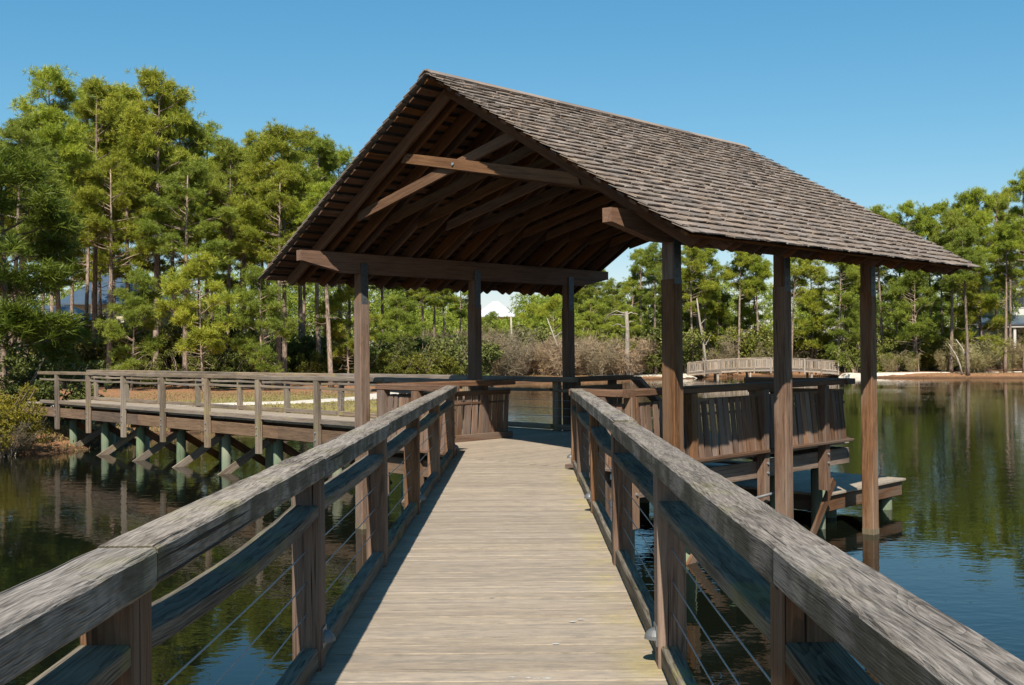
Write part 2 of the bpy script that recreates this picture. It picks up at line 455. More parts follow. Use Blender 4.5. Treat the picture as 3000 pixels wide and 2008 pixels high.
def railing(name, label, side, ys, joints, y0, y1, sdir):
    """railing along the walkway: posts at ys; side = inner face x; sdir = +1 when the rail stands on the right"""
    t = thing(name, label, 'railing', (side, (y0 + y1) / 2, 0), 'railings along the foreground boardwalk')
    xp = side + sdir * .07
    for i, y in enumerate(ys):
        p = MB(); p.board((xp, y + .07, -.45), (xp, y + .07, .958), .14, .14, up=(0, 1, 0), ch=.007, seg=14, jit=.002)
        po = p.build('post', M['post'], t)
        if sdir < 0 and i == len(ys) - 1:
            for z in (.30, .50, .70):
                b = MB(); b.tube([(side + .003, y + .07, z), (side + .018, y + .07, z)], .016, 8); b.build('bolt', M['bolt'], po)
    J = [y0] + joints + [y1]
    xh = side + sdir * (.168 / 2) - (.016 if sdir > 0 else -.04)
    for i in range(len(J) - 1):
        last = i == len(J) - 2
        dz = [0, -.004, .010, 0][i % 4] if sdir > 0 else [0, .005, -.003, .003, 0][i % 5]
        h = MB()
        e = y1
        m1 = 0.
        if last: m1 = -1.     # mitred into the pavilion rail (45 degrees)
        h.board((xh, J[i] + .003, 1.009 + dz), (xh, J[i + 1] - .003, 1.009 + dz), .168, .104 + rng.uniform(0, .01), ch=.011, seg=max(8, int((J[i + 1] - J[i]) / .05)), jit=.0034, m1=m1, wob=5.5)
        h.build('handrail', M['rail'], t)
    for i in range(len(ys) - 1):
        a, b = ys[i] + .14, ys[i + 1]
        r = MB(); r.board((side + sdir * .075, a + .004, .80), (side + sdir * .075, b - .004, .80 + rng.uniform(-.01, .01)), .14, .062, seg=26, jit=.003, sag=rng.choice((.006, .012, .02, .036)), ch=.008)
        r.build('mid_rail', M['midrail'], t)
        kx = side + sdir * .055
        q = MB(); q.board((kx, a + .004, .066), (kx, b - .004, .066), .088, .1, seg=16, jit=.0025, ch=.009)
        q.build('kick_rail', M['midrail'], t)
    for z in (.59, .435, .28):
        c = MB()
        for i in range(len(ys) - 1):
            a, b = ys[i], ys[i + 1]
            c.tube([(xp, a + (b - a) * k / 6, z - .008 * 4 * (k / 6) * (1 - k / 6)) for k in range(7)], .0035, 6)
        c.build('cable', M['cable'], t)
YS_R = [-2.25, .2, 2.65, 5.1, 7.55, 10.0, 12.4, 13.78]
YS_L = [-2.25, .2, 2.65, 5.1, 7.55, 10.0, 12.5, 15.32]
railing('left_railing', 'weathered cable railing on the left side of the foreground boardwalk', WL, YS_L, [2.72, 5.05, 7.5, 12.0], -2.6, 15.45, -1)
railing('right_railing', 'weathered cable railing on the right side of the foreground boardwalk', WR, YS_R, [2.68, 7.32, 12.35], -2.6, 13.79, 1)

def step_light(x, y, sdir, label):
    t = MB()
    n, m = 12, 5
    V = []; F = []
    for i in range(m + 1):
        a = math.pi / 2 * i / m
        for j in range(n + 1):
            b = math.pi * j / n - math.pi / 2
            V.append((x - sdir * .062 * math.cos(a) * math.cos(b), y + .046 * math.sin(b) * math.cos(a), .135 + .055 * math.sin(a)))
    for i in range(m):
        for j in range(n):
            F.append((i * (n + 1) + j, i * (n + 1) + j + 1, (i + 1) * (n + 1) + j + 1, (i + 1) * (n + 1) + j))
    F.append(tuple(range(n + 1)))
    t.add(V, F)
    t.board((x - sdir * .004, y - .05, .155), (x - sdir * .004, y + .05, .155), .008, .10, ch=.002)
    o = t.build('step_light', M['lamp'])
    tag(o, label, 'step light', 'step lights on the boardwalk posts')
for i, w in ((3, 'nearest the viewer'), (5, 'third post before the pavilion'), (7, 'last post at the pavilion')):
    step_light(WR, YS_R[i] + .07, 1, 'small grey half dome light low on a right railing post, ' + w)
    step_light(WL, YS_L[i] + .07, -1, 'small grey half dome light low on a left railing post, ' + w)

# ------------------------------------------------------------------ pavilion deck and its panelled railings
V0, V1 = 8.5, 13.52
U1 = 16.3
BU0, BU1 = 13.2, 14.85      # boardwalk strip (u)
def pav_deck():
    t = thing('pavilion_deck', 'plank deck floor under the shingled pavilion roof, standing on piles', 'deck', uv(13, 11, 0))
    d = MB(); v = V0
    while v < V1 - .02:
        w = .142
        d.board(uv(UE, v + w / 2, -.019), uv(U1, v + w / 2, -.019), w, .038, ch=.005, seg=4, jit=.001)
        v += w + .007
    d.build('decking', M['deck'], t)
    for (a, b) in (((UE + .02, V0 + .03), (U1, V0 + .03)), ((UE, V1 + .02), (BU0, V1 + .02)), ((UE - .0, V0 + .02), (UE - .0, V1)), ((U1 - .02, V0), (U1 - .02, V1))):
        j = MB(); j.board(uv(*a, -.24), uv(*b, -.24), .05, .26, seg=12, jit=.002); j.build('rim_joist', M['joist'], t)
    for u in (UE + .5, 12.2, 13.2, 14.6, 15.88):
        for v in (V0 + .35, V1 - .35):
            p = MB(); p.tube([uv(u, v, -3.2), uv(u, v, -.35)], .12, 12); p.build('pile', M['pile'], t, True)
    for u in (12.4,):
        b = MB(); b.board(uv(u - .8, V0 + .22, -1.9), uv(u + .75, V0 + .22, -.45), .045, .15); b.build('brace', M['panel'], t)
    b = MB(); b.board(uv(14.6, V0 + .02, -2.0), uv(15.80, V0 + .02, -.62), .045, .15); b.build('brace', M['panel'], t)
    c = MB(); c.tube([uv(13.2, 8.36, -.62), uv(13.5, 8.24, -.57), uv(13.75, 8.2, -.45), uv(13.95, 8.22, -.25)], .022, 8); c.build('conduit', M['conduit'], t, True)
pav_deck()

def slat_railing(name, label, a, b, out, posts, ext0=.0, ext1=.0, group='slatted railings round the pavilion deck', ledge_out=True, lean=.12, capw=.26, m0=0., m1=0.):
    """a,b = (u,v) ends of the rail line; out = outward normal in (u,v); posts = distances along; slats lean out towards the foot"""
    A = Vector(a); B = Vector(b); L = (B - A).length; d = (B - A) / L; n = Vector(out)
    P = lambda s, o, z: uv(*(A + d * s + n * o), z)
    t = thing(name, label, 'railing', P(L / 2, 0, 0), group)
    c = MB(); c.board(P(-ext0, -.02, 1.01), P(L + ext1, -.02, 1.01), capw, .095, seg=int(L / .06), jit=.004, ch=.012, m0=m0, m1=m1)
    c.build('cap_rail', M['cap'], t)
    for s in posts:
        p = MB(); p.board(P(s, .07, -.72), P(s, .07, .962), .14, .14, up=P(0, 1, 0) - P(0, 0, 0), ch=.007, seg=10, jit=.002)
        po = p.build('post', M['post'], t)
        if ledge_out:
            for z in (-.28, -.14):
                q = MB(); q.tube([P(s - .0, .14, z), P(s - .0, .165, z)], .018, 8); q.build('bolt', M['bolt'], po)
    tr = MB(); tr.board(P(0, -.015, .835), P(L, -.015, .835), .04, .085, seg=16, jit=.002, ch=.004); tr.build('top_rail', M['panel'], t)
    mr = MB(); mr.board(P(0, .02, .66), P(L, .02, .66), .03, .035, ch=.004); mr.build('mid_rail', M['panel'], t)
    kr = MB(); kr.board(P(-.0, lean - .005, .045), P(L + .0, lean - .005, .045), .17, .042, ch=.006, seg=12, jit=.002); kr.build('ledge', M['panel'], t)
    kk = MB(); kk.board(P(0, -.06, .06), P(L, -.06, .06), .05, .12, ch=.006, seg=12, jit=.002); kk.build('kick_rail', M['panel'], t)
    sl = MB(); s = .03
    while s < L - .05:
        w = rng.uniform(.10, .155); gap = rng.choice([.006, .01, .02, .035])
        z1 = .865
        sc0 = s + w / 2 + rng.uniform(-.008, .008)
        # wedge-shaped plank, wider at the foot
        tp = rng.uniform(.72, .98)
        q0 = len(sl.v)
        sl.board(P(sc0, lean - .03, .066), P(sc0, .012, z1 + rng.uniform(-.03, .02)), w, .02, up=P(0, 1, 0) - P(0, 0, 0), ch=.003, seg=4, jit=.002)
        cpt = P(sc0, 0, 0)
        for i in range(q0, len(sl.v)):
            p = Vector(sl.v[i]); f = 1 - (1 - tp) * max(0, min(1, (p.z - .066) / .8))
            dd = uv(*d) ; off = (p - cpt).dot(dd)
            sl.v[i] = tuple(p + dd * (off * (f - 1)))
        s += w + gap
    sl.build('slat_panel', M['panel'], t)
    return t

slat_railing('slat_railing', 'sunlit slatted railing left of where the foreground boardwalk meets the deck', (UE, V1), (UE, 11.78), (-1, 0), [.12, 1.0], ext0=.02, ext1=.0, m1=0)
slat_railing('slat_railing', 'slatted railing right of the boardwalk end, passing behind the nearest roof post', (UE, 9.3), (UE, V0 - .02), (-1, 0), [.55], ext0=.0, ext1=.1)
slat_railing('slat_railing', 'long slatted railing in half shade along the right side of the pavilion deck', (UE, V0), (16.1, V0), (0, -1), [.12, 1.42, 3.23, 5.04], ext0=.1, ext1=.16)
slat_railing('slat_railing', 'slatted railing with diagonal sunlight on it, ending beside the deck opening', (UE, V1), (BU0, V1), (0, 1), [.1, 2.32], ext1=.02, lean=.1)
slat_railing('slat_railing', 'dark slatted railing in roof shade right of the deck opening', (BU1 + .15, V1), (U1 + .1, V1), (0, 1), [.1, 1.2], ext1=.2, lean=.1)
slat_railing('slat_railing', 'short dark slatted railing at the far right end of the pavilion deck', (16.15, V0), (16.15, 10.35), (1, 0), [1.7], ext0=.15, lean=.1)

def stairs():
    t = thing('stairs', 'shaded wooden stairs going down behind the pavilion deck to the low dock', 'stairs', uv(17, 11.8, -.5))
    for v in (10.6, 13.0):
        s = MB(); s.board(uv(16.32, v, -.12), uv(17.6, v, -.95), .05, .26); s.build('stringer', M['frame'], t)
    s = MB()
    for i in range(5):
        s.board(uv(16.45 + .24 * i, 10.55, -.17 - .155 * i), uv(16.45 + .24 * i, 13.05, -.17 - .155 * i), .27, .04)
    s.build('tread', M['panel'], t)
    for v in (13.12,):
        h = MB(); h.board(uv(16.38, v, 1.0), uv(17.75, v, .02), .22, .09); h.build('handrail', M['post'], t)
        for u in (17.6,):
            p = MB(); p.board(uv(u, v, -1.0), uv(u, v, .1), .1, .1, up=(1, 0, 0)); p.build('post', M['post'], t)
stairs()

def dock():
    t = thing('low_dock', 'low grey plank dock just above the water beyond the right roof posts', 'dock', uv(17.5, 11, -.9))
    d = MB(); v = 8.76
    while v < 13.4:
        d.board(uv(16.02, v + .07, -.92), uv(19.0, v + .07, -.92), .14, .04, ch=.006, seg=5, jit=.0025); v += .148
    d.build('decking', M['deck'], t)
    for (a, b) in (((16.06, 8.84), (18.94, 8.84)), ((18.9, 8.86), (18.9, 13.3)), ((16.08, 8.87), (16.08, 13.3))):
        f = MB(); f.board(uv(*a, -1.08), uv(*b, -1.08), .045, .26, seg=8, jit=.002); f.build('rim_joist', M['panel'], t)
    for (u, v) in ((17.1, 9.3), (18.6, 8.98), (18.6, 12.9), (16.3, 12.9)):
        p = MB(); p.tube([uv(u, v, -3.2), uv(u, v, -.95)], .12, 12); p.build('pile', M['pile'], t, True)
dock()

# ------------------------------------------------------------------ roofed pavilion
K = 1.075
UA, UB, UC = 10.696, 13.341, 15.985
VA, VD = 14.586, 7.974
VR = 11.28
U0R, U1R = 9.46, 17.43
ZE, ZR = 2.86, 5.53
HW = 4.488
SL = (ZR - ZE) / HW
def roof_z(v): return ZR - SL * abs(v - VR)
def pavilion():
    t = thing('pavilion', 'open timber pavilion with a steep cedar shake gable roof on six posts', 'pavilion', uv(13.4, 11.28, 0))
    for v, sg in ((VA, 1), (VD, -1)):
        bm = MB()
        zb, zt = 2.925, 3.265
        # beam with tapered undersides at both ends
        def sect(u, z0):
            return [uv(u, v - .07, z0), uv(u, v + .07, z0), uv(u, v + .07, zt), uv(u, v - .07, zt)]
        us = [U0R - .02, U0R + .02, U0R + .85, 11.5, 13.4, 15.2, U1R - 1.05, U1R - .25, U1R - .22]
        zs = [zb + .17, zb + .165, zb, zb, zb, zb, zb, zb + .165, zb + .17]
        V = []; G = []; F = []
        for u, z in zip(us, zs):
            V += sect(u, z); G += [(u, -.07, z - 2.7), (u, .07, z - 2.7), (u, .07, zt - 2.7), (u, -.07, zt - 2.7)]
        for i in range(len(us) - 1):
            for j in range(4):
                k = (j + 1) % 4; F.append((i * 4 + j, i * 4 + k, i * 4 + 4 + k, i * 4 + 4 + j))
        F.append((3, 2, 1, 0)); F.append(tuple(len(V) - 4 + j for j in range(4)))
        bm.add(V, F, G); bm.build('beam', M['frame'], t)
        for u in (UA, UB, UC):
            p = MB()
            p.board(uv(u, v, -3.3), uv(u, v, 2.46), .198, .198, up=uv(0, 1), ch=.012, seg=28, jit=.003, wob=1.2)
            p.board(uv(u, v, 2.46), uv(u, v, zb), .172, .172, up=uv(0, 1), ch=.006)
            po = p.build('post', M['post'], t)
            s = MB(); s.board(uv(u, v - .0945, 2.40), uv(u, v - .0945, 3.10), .15, .014, up=uv(0, -1), ch=.002)
            so = s.build('strap', M['strap'], po)
            q = MB()
            for z in (2.5, 2.62, 2.74, 3.0): q.tube([uv(u, v - .1, z), uv(u, v - .108, z)], .014, 8)
            q.build('bolt', M['strap'], so)
            w = MB()   # pale water stain collar at the water line
            w.board(uv(u, v, WZ - .3), uv(u, v, WZ + .09), .206, .206, up=uv(0, 1), ch=.012)
            w.build('waterline_band', M['endgrain'], po)
    # rafters in sistered pairs with crossing scissor braces
    cosl = 1 / math.sqrt(1 + SL * SL)
    nst = 12
    for i in range(nst):
        uc = 9.98 + i * (16.95 - 9.98) / (nst - 1)
        for sg in (1, -1):
            for du in (-.095, .095):
                r = MB()
                nrm = uv(0, sg) * SL * cosl + Vector((0, 0, cosl))
                off = .155
                a = uv(uc + du, VR, ZR) - nrm * (off + .0); b = uv(uc + du, VR + sg * (HW - .12), ZE + .12 * SL) - nrm * off
                r.board(a, b, .05, .19, up=nrm, ch=.004, seg=10, jit=.0015, k0=0, k1=.55)
                r.build('rafter', M['frame'], t)
            # scissor brace: low on this side, high on the other
            z0 = 4.29
            b = MB()
            du = .028 * sg
            lo_d = 2.42; hi_d = 1.16
            b.board(uv(uc + du, VR + sg * lo_d, z0 - .215 * lo_d), uv(uc + du, VR - sg * hi_d, z0 + .215 * hi_d), .05, .15, ch=.004, k0=.6, k1=-.5)
            b.build('scissor_brace', M['brace'], t)
        q = MB(); q.tube([uv(uc - .06, VR, z0), uv(uc - .075, VR, z0)], .022, 8); q.build('bolt', M['bolt'], t)
    # battens under the shakes
    for sg in (1, -1):
        nrm = uv(0, sg) * SL * cosl + Vector((0, 0, cosl))
        bt = MB(); n = 25
        SLN = HW / cosl
        for k in range(n):
            s = .10 + k * (SLN - .2) / (n - 1)
            base = uv(0, VR + sg * s * cosl, ZR - s * cosl * SL) - nrm * .042
            a = base + uv(U0R + .03, 0); b = base + uv(U1R - .03, 0)
            bt.board(a, b, .118, .036, up=nrm, ch=.008, seg=44, jit=.013, wob=2.6)
        bt.build('batten_layer', M['frame'], t)
        ul = MB()
        q = [uv(U0R + .07, VR, ZR), uv(U1R - .07, VR, ZR), uv(U1R - .07, VR + sg * (HW - .05), ZE + .05 * SL), uv(U0R + .07, VR + sg * (HW - .05), ZE + .05 * SL)]
        top = [p - nrm * .012 for p in q]; bot = [p - nrm * .022 for p in q]
        ul.add(top + bot, [(0, 1, 2, 3), (7, 6, 5, 4), (0, 4, 5, 1), (1, 5, 6, 2), (2, 6, 7, 3), (3, 7, 4, 0)])
        ul.build('underlay', M['felt'], t)
        # hand split shakes
        sh = MB(); rows = 29; ex = SLN / rows
        for k in range(rows + 1):
            s_b = SLN + .05 - k * ex       # distance of the butt from the ridge
            u = U0R - .04
            while u < U1R + .03:
                w = rng.uniform(.09, .24)
                if u + w > U1R + .05: w = max(.05, U1R + .05 - u)
                jb = rng.uniform(-.022, .022); th = rng.uniform(.012, .022)
                sb = s_b + jb; stp = max(.02, sb - ex * 1.75)
                if sb < .06: break
                tw = rng.uniform(-.004, .004)
                def Q(uu, s, h): return uv(uu, VR + sg * s * cosl, ZR - s * cosl * SL) + nrm * h
                g0 = .003; lift = .032
                ue = u + w - g0
                Pts = [Q(u, sb, lift + tw), Q(ue, sb + rng.uniform(-.008, .008), lift - tw), Q(ue, stp, -.004), Q(u, stp, -.004),
                       Q(u, sb, lift + th + tw), Q(ue, sb + rng.uniform(-.004, .004), lift + th - tw), Q(ue, stp, .003), Q(u, stp, .003)]
                lo = rng.uniform(0, 40); ao = rng.uniform(-.1, .1)
                G = [(lo + sb, ao, .0), (lo + sb, ao + w, .0), (lo + stp, ao + w, 0), (lo + stp, ao, 0)] * 2
                G = [(a_, b_, c_ + (.02 if ii > 3 else 0)) for ii, (a_, b_, c_) in enumerate(G)]
                Fc = [(3, 2, 1, 0), (4, 5, 6, 7), (0, 1, 5, 4), (1, 2, 6, 5), (2, 3, 7, 6), (3, 0, 4, 7)]
                if sg > 0: Fc = [tuple(reversed(f)) for f in Fc]
                sh.add(Pts, Fc, G)
                u += w
        sh.build('shingle_roof', M['shake'], t)
        rc = MB()
        c0 = nrm * .045
        for i in range(9):
            ua = U0R - .05 + i * (U1R - U0R + .1) / 9; ub = ua + (U1R - U0R + .1) / 9 - .003
            rc.board(uv(ua, VR + sg * .075 * cosl, ZR - .075 * cosl * SL) + c0, uv(ub, VR + sg * .075 * cosl, ZR - .075 * cosl * SL) + c0, .16, .018, up=nrm, ch=.003, seg=4, jit=.002)
        rc.build('ridge_cap', M['shake'], t)
pavilion()

# ------------------------------------------------------------------ boardwalk to the left bank
BV1 = 35.6
def left_boardwalk():
    t = thing('boardwalk', 'grey boardwalk on green piles running from the pavilion to the left bank', 'boardwalk', uv(14, 24, 0))
    d = MB(); v = V1 + .01
    while v < BV1 + 1.2:
        d.board(uv(BU0 - .28, v + .071, -.019), uv(BU1 + .1, v + .071, -.019), .142, .038, ch=.005); v += .149
    d.build('decking', M['deck'], t)
    for u in (BU0 - .30, BU1 + .05):
        j = MB()
        v = V1
        while v < BV1:
            j.board(uv(u, v + .01, -.26), uv(u, v + 3.64, -.26), .05, .29, seg=14, jit=.003); v += 3.65
        j.build('rim_joist', M['joist'], t)
    v = 13.9 + .25
    while v < 34.5:
        for u in (BU0 + .08, BU1 - .3):
            p = MB(); p.tube([uv(u, v, -3.2), uv(u + rng.uniform(-.02, .02), v, -1.2), uv(u, v, -.42)], [.125, .12, .115], 12); p.build('pile', M['pile'], t, True)
        b = MB(); b.board(uv(BU0 - .62, v - .17, -1.78), uv(BU1 - .1, v - .17, -.5), .045, .19, ch=.004); b.build('brace', M['greywood'], t)
        b = MB(); b.board(uv(BU1 + .35, v + .17, -1.75), uv(BU0 + .05, v + .17, -.5), .045, .19, ch=.004); b.build('brace', M['frame'], t)
        c = MB(); c.board(uv(BU0 - .2, v, -.47), uv(BU1 + .1, v, -.47), .12, .1); c.build('cross_beam', M['frame'], t)
        v += 2.44
left_boardwalk()

def bw_railing(name, label, u, out, v0, v1, pv, cables, capw=.26):
    t = thing(name, label, 'railing', uv(u, (v0 + v1) / 2, 0), 'railings of the left boardwalk')
    vs = []
    v = pv
    while v < v1: vs.append(v); v += 2.44
    for v in vs:
        p = MB(); zb = -.78 if out < 0 else -.4
        # bevelled post
        p.board(uv(u + out * .06, v, zb), uv(u + out * .06, v, .955), .15, .11, up=uv(1, 0) * -out, ch=.006, seg=8, jit=.002)
        po = p.build('post', M['greywood'], t)
        if out < 0:
            for z in (-.33, -.17):
                q = MB(); q.tube([uv(u + out * .116, v - .0, z), uv(u + out * .14, v - .0, z)], .02, 8); q.build('bolt', M['bolt'], po)
    # cap rail in lengths of two bays
    a = v0; i = 0
    ends = [x for x in vs[1::2]] + [v1]
    for b in ends:
        if b - a < .3: continue
        c = MB(); c.board(uv(u, a + .004, 1.005 + rng.uniform(-.008, .008)), uv(u, b - .004, 1.005 + rng.uniform(-.008, .008)), .2, .10, seg=int((b - a) / .1), jit=.006, ch=.012); c.build('cap_rail', M['greywood'], t); a = b
    for a, b in zip([v0] + vs, vs + [v1]):
        if b - a < .3: continue
        r = MB(); r.board(uv(u - out * .01, a + .06, .80), uv(u - out * .01, b - .06, .80), .12, .055, seg=12, jit=.003, sag=rng.uniform(.004, .03), ch=.006); r.build('mid_rail', M['greywood'], t)
        r = MB(); r.board(uv(u - out * .0, a + .07, .07), uv(u - out * .0, b - .07, .07), .10, .10, seg=10, jit=.004, ch=.008); r.build('kick_rail', M['greywood'], t)
    if cables:
        for z in (.59, .435, .28):
            c = MB(); c.tube([uv(u, v0, z), uv(u, v0 + 9, z)], .004, 6); c.build('cable', M['cable'], t)
bw_railing('boardwalk_railing', 'near railing of the left boardwalk with bolted posts hanging past the joist', 12.86, -1, V1 + .55, 35.3, 14.22, False)
bw_railing('boardwalk_railing', 'far railing of the left boardwalk, its cap running on into the roof shade', BU1 + .06, 1, V1 - .1, 36.4, 13.98, True)

# ------------------------------------------------------------------ far footbridge
def bridge():
    t = thing('footbridge', 'pale wooden footbridge with slatted sides over the far inlet', 'footbridge', (25.3, 107.5, -.8))
    x0, x1 = 17.4, 32.6
    zc = lambda x: -.52 - .42 * ((x - 25.2) / 7.6) ** 2
    yb = lambda x: 107.6 - .10 * (x - 25)
    nb = 9
    for side in (0, 1):
        yo = 2.0 * side
        for k in range(nb):
            a = x0 + (x1 - x0) * k / nb; b = x0 + (x1 - x0) * (k + 1) / nb
            A = lambda z, x: (x, yb(x) + yo, zc(x) + z)
            c = MB(); c.board(A(1.12, a), A(1.12, b), .16, .06); c.build('cap_rail', M['bridge'], t)
            s = MB(); s.board(A(-.12, a), A(-.12, b), .06, .28); s.build('stringer', M['bridge'], t)
            p = MB()
            p.board(A(.98, a + .1), A(.98, b - .1), .05, .09); p.board(A(.14, a + .1), A(.14, b - .1), .05, .09)
            x = a + .16
            while x < b - .12:
                p.board(A(.12, x), A(1.0, x), .10, .025, up=(0, 1, 0), ch=.003); x += rng.uniform(.13, .19)
            p.build('slat_panel', M['bridge'], t)
        for k in range(nb + 1):
            x = x0 + (x1 - x0) * k / nb
            p = MB(); p.board((x, yb(x) + yo - .05, zc(x) - (.45 if 0 < k < nb else .3)), (x, yb(x) + yo - .05, zc(x) + 1.1), .14, .1, up=(0, 1, 0)); p.build('post', M['bridge'], t)
    d = MB(); x = x0
    while x < x1:
        d.board((x + .1, yb(x) - .1, zc(x) + .02), (x + .1, yb(x) + 2.1, zc(x) + .02), .19, .04); x += .2
    d.build('decking', M['bridge'], t)
    for x in (20.5, 23.8, 27, 30):
        for yo in (.2, 1.8):
            p = MB(); p.tube([(x, yb(x) + yo, -3), (x, yb(x) + yo, zc(x) - .1)], .13, 10); p.build('pile', M['palebark'], t)
bridge()

# ------------------------------------------------------------------ houses
def wallbox(x0, x1, y0, y1, z0, z1, mat, parent, name='wall'):
    m = MB(); m.board(((x0 + x1) / 2, y0, (z0 + z1) / 2), ((x0 + x1) / 2, y1, (z0 + z1) / 2), x1 - x0, z1 - z0, ch=.01); return m.build(name, mat, parent)
def hip(x0, x1, y0, y1, z0, z1, mat, parent, rl=.3):
    m = MB(); cx, cy = (x0 + x1) / 2, (y0 + y1) / 2; dx = (x1 - x0) * rl / 2
    V = [(x0, y0, z0), (x1, y0, z0), (x1, y1, z0), (x0, y1, z0), (cx - dx, cy, z1), (cx + dx, cy, z1)]
    V += [(x0, y0, z0 - .2), (x1, y0, z0 - .2), (x1, y1, z0 - .2), (x0, y1, z0 - .2)]
    m.add(V, [(0, 1, 5, 4), (1, 2, 5), (2, 3, 4, 5), (3, 0, 4), (6, 7, 1, 0), (7, 8, 2, 1), (8, 9, 3, 2), (9, 6, 0, 3), (9, 8, 7, 6)])
    return m.build('roof', mat, parent)
def windowpane(x, y, z, w, h, parent):
    f = MB(); f.board((x - w / 2 - .1, y, z), (x + w / 2 + .1, y, z), .08, h + .2, ch=.005); fo = f.build('window', M['white'], parent)
    g = MB(); g.board((x - w / 2, y - .045, z), (x + w / 2, y - .045, z), .03, h, ch=.002); g.build('pane', M['darkglass'], fo)
def houses():
    t = thing('house', 'white house with a blue grey porch roof at the right edge among the pines', 'house', (60, 126, -.4))
    wallbox(57.6, 68, 124.5, 133, -.6, 9.4, M['white'], t)
    hip(56.9, 68.8, 123.8, 134, 9.4, 11.8, M['metalroof'], t)
    m = MB(); V = [(52.6, 120.6, 4.25), (69, 120.6, 4.25), (69, 124.5, 5.3), (54.2, 124.5, 5.3)]; V += [(a, b, c - .18) for a, b, c in V]
    m.add(V, [(0, 1, 2, 3), (7, 6, 5, 4), (0, 4, 5, 1), (1, 5, 6, 2), (2, 6, 7, 3), (3, 7, 4, 0)]); m.build('porch_roof', M['metalroof'], t)
    wallbox(53, 69, 121, 124.5, -.6, .25, M['greywood'], t, 'porch_floor')
    for x in (53.4, 57.5, 61.5, 65):
        p = MB(); p.board((x, 121.2, .25), (x, 121.2, 4.1), .3, .3, up=(0, 1, 0)); p.build('column', M['white'], t)
    b = MB(); b.board((53, 120.9, 4.0), (69, 120.9, 4.0), .2, .5); b.build('fascia', M['white'], t)
    for x, z in ((59.6, 2.2), (62.4, 2.2), (59.6, 7.2), (63, 7.2)): windowpane(x, 124.45, z, 1.3, 1.9, t)
    t = thing('house', 'cream house with a blue metal roof half hidden by pines on the left', 'house', (-44, 112, -.2))
    wallbox(-49, -41, 112, 121, -.6, 7.2, M['cream'], t)
    hip(-50.0, -40, 110.8, 122, 7.2, 10.6, M['metalroof'], t, .4)
    wallbox(-45, -37.5, 107.5, 112, -.6, 3.4, M['cream'], t, 'porch_wall')
    hip(-45.8, -36.8, 106.8, 112.2, 3.4, 5.0, M['metalroof'], t, .6)
    for x, z in ((-47.2, 5.2), (-44.6, 5.2), (-42.4, 5.2), (-47.2, 2)): windowpane(x, 111.95, z, 1.2, 1.8, t)
    t = thing('house', 'distant house with a white hipped metal roof between the two left posts', 'house', (-4.7, 192, 0))
    wallbox(-7.6, -1.8, 190, 197, -.6, 8.0, M['cream'], t)
    hip(-8.6, -.8, 188.6, 198.4, 8.0, 10.9, M['whiteroof'], t, .12)
    for x in (-6.4, -4.7, -3.0): windowpane(x, 189.95, 5.6, .9, 1.5, t)
    t = thing('house', 'low yellow house wall glimpsed behind the shrubs at the left edge', 'house', (-47, 96, 0))
    wallbox(-51, -41.5, 97, 103, -.6, 4.6, M['cream'], t)
    hip(-51.8, -40.8, 96.2, 103.8, 4.6, 6.4, M['metalroof'], t, .5)
    for x in (-48.6, -44.6): windowpane(x, 96.95, 2.4, 1.2, 1.6, t)
houses()

# ------------------------------------------------------------------ vegetation
def blades_mesh(name, C, D, L, W, per, spread, mat, seed, extra=None, clump_rnd=None, taper=True):
    """bursts of thin triangles: C centres, D directions"""
    g = np.random.default_rng(seed)
    n = len(C)
    c = np.repeat(C, per, 0); d = np.repeat(D, per, 0)
    r = g.normal(size=(n * per, 3)); r /= np.linalg.norm(r, axis=1)[:, None]
    v = d * (1 - spread) + r * spread; v /= np.linalg.norm(v, axis=1)[:, None] + 1e-9
    ln = np.repeat(np.asarray(L) * np.ones(n), per) * g.uniform(.7, 1.15, n * per)
    s = np.cross(v, g.normal(size=v.shape)); s /= np.linalg.norm(s, axis=1)[:, None] + 1e-9
    w = np.repeat(np.asarray(W) * np.ones(n), per)[:, None]
    b = c + g.normal(size=c.shape) * .03
    p0 = b - s * w * .25; p1 = b + s * w * .25
    mid = b + v * (ln * .55)[:, None]; p2 = mid + s * w * .5; p3 = mid - s * w * .5
    p4 = b + v * ln[:, None]
    V = np.stack([p0, p1, p2, p4, p3], 1).reshape(-1, 3)
    N = n * per
    me = bpy.data.meshes.new(name)
    me.vertices.add(N * 5); me.vertices.foreach_set('co', V.astype(np.float32).ravel())
    me.loops.add(N * 5); me.loops.foreach_set('vertex_index', np.arange(N * 5, dtype=np.int32))
    me.polygons.add(N); me.polygons.foreach_set('loop_start', np.arange(0, N * 5, 5, dtype=np.int32)); me.polygons.foreach_set('loop_total', np.full(N, 5, dtype=np.int32))
    cr = g.uniform(0, 1, n) if clump_rnd is None else clump_rnd
    rr = np.clip(np.repeat(cr, per) * .7 + g.uniform(0, .3, N), 0, 1)
    a = me.attributes.new('rnd', 'FLOAT', 'POINT'); a.data.foreach_set('value', np.repeat(rr, 5).astype(np.float32))
    me.materials.append(mat); me.update(calc_edges=True); me.validate()
    return me

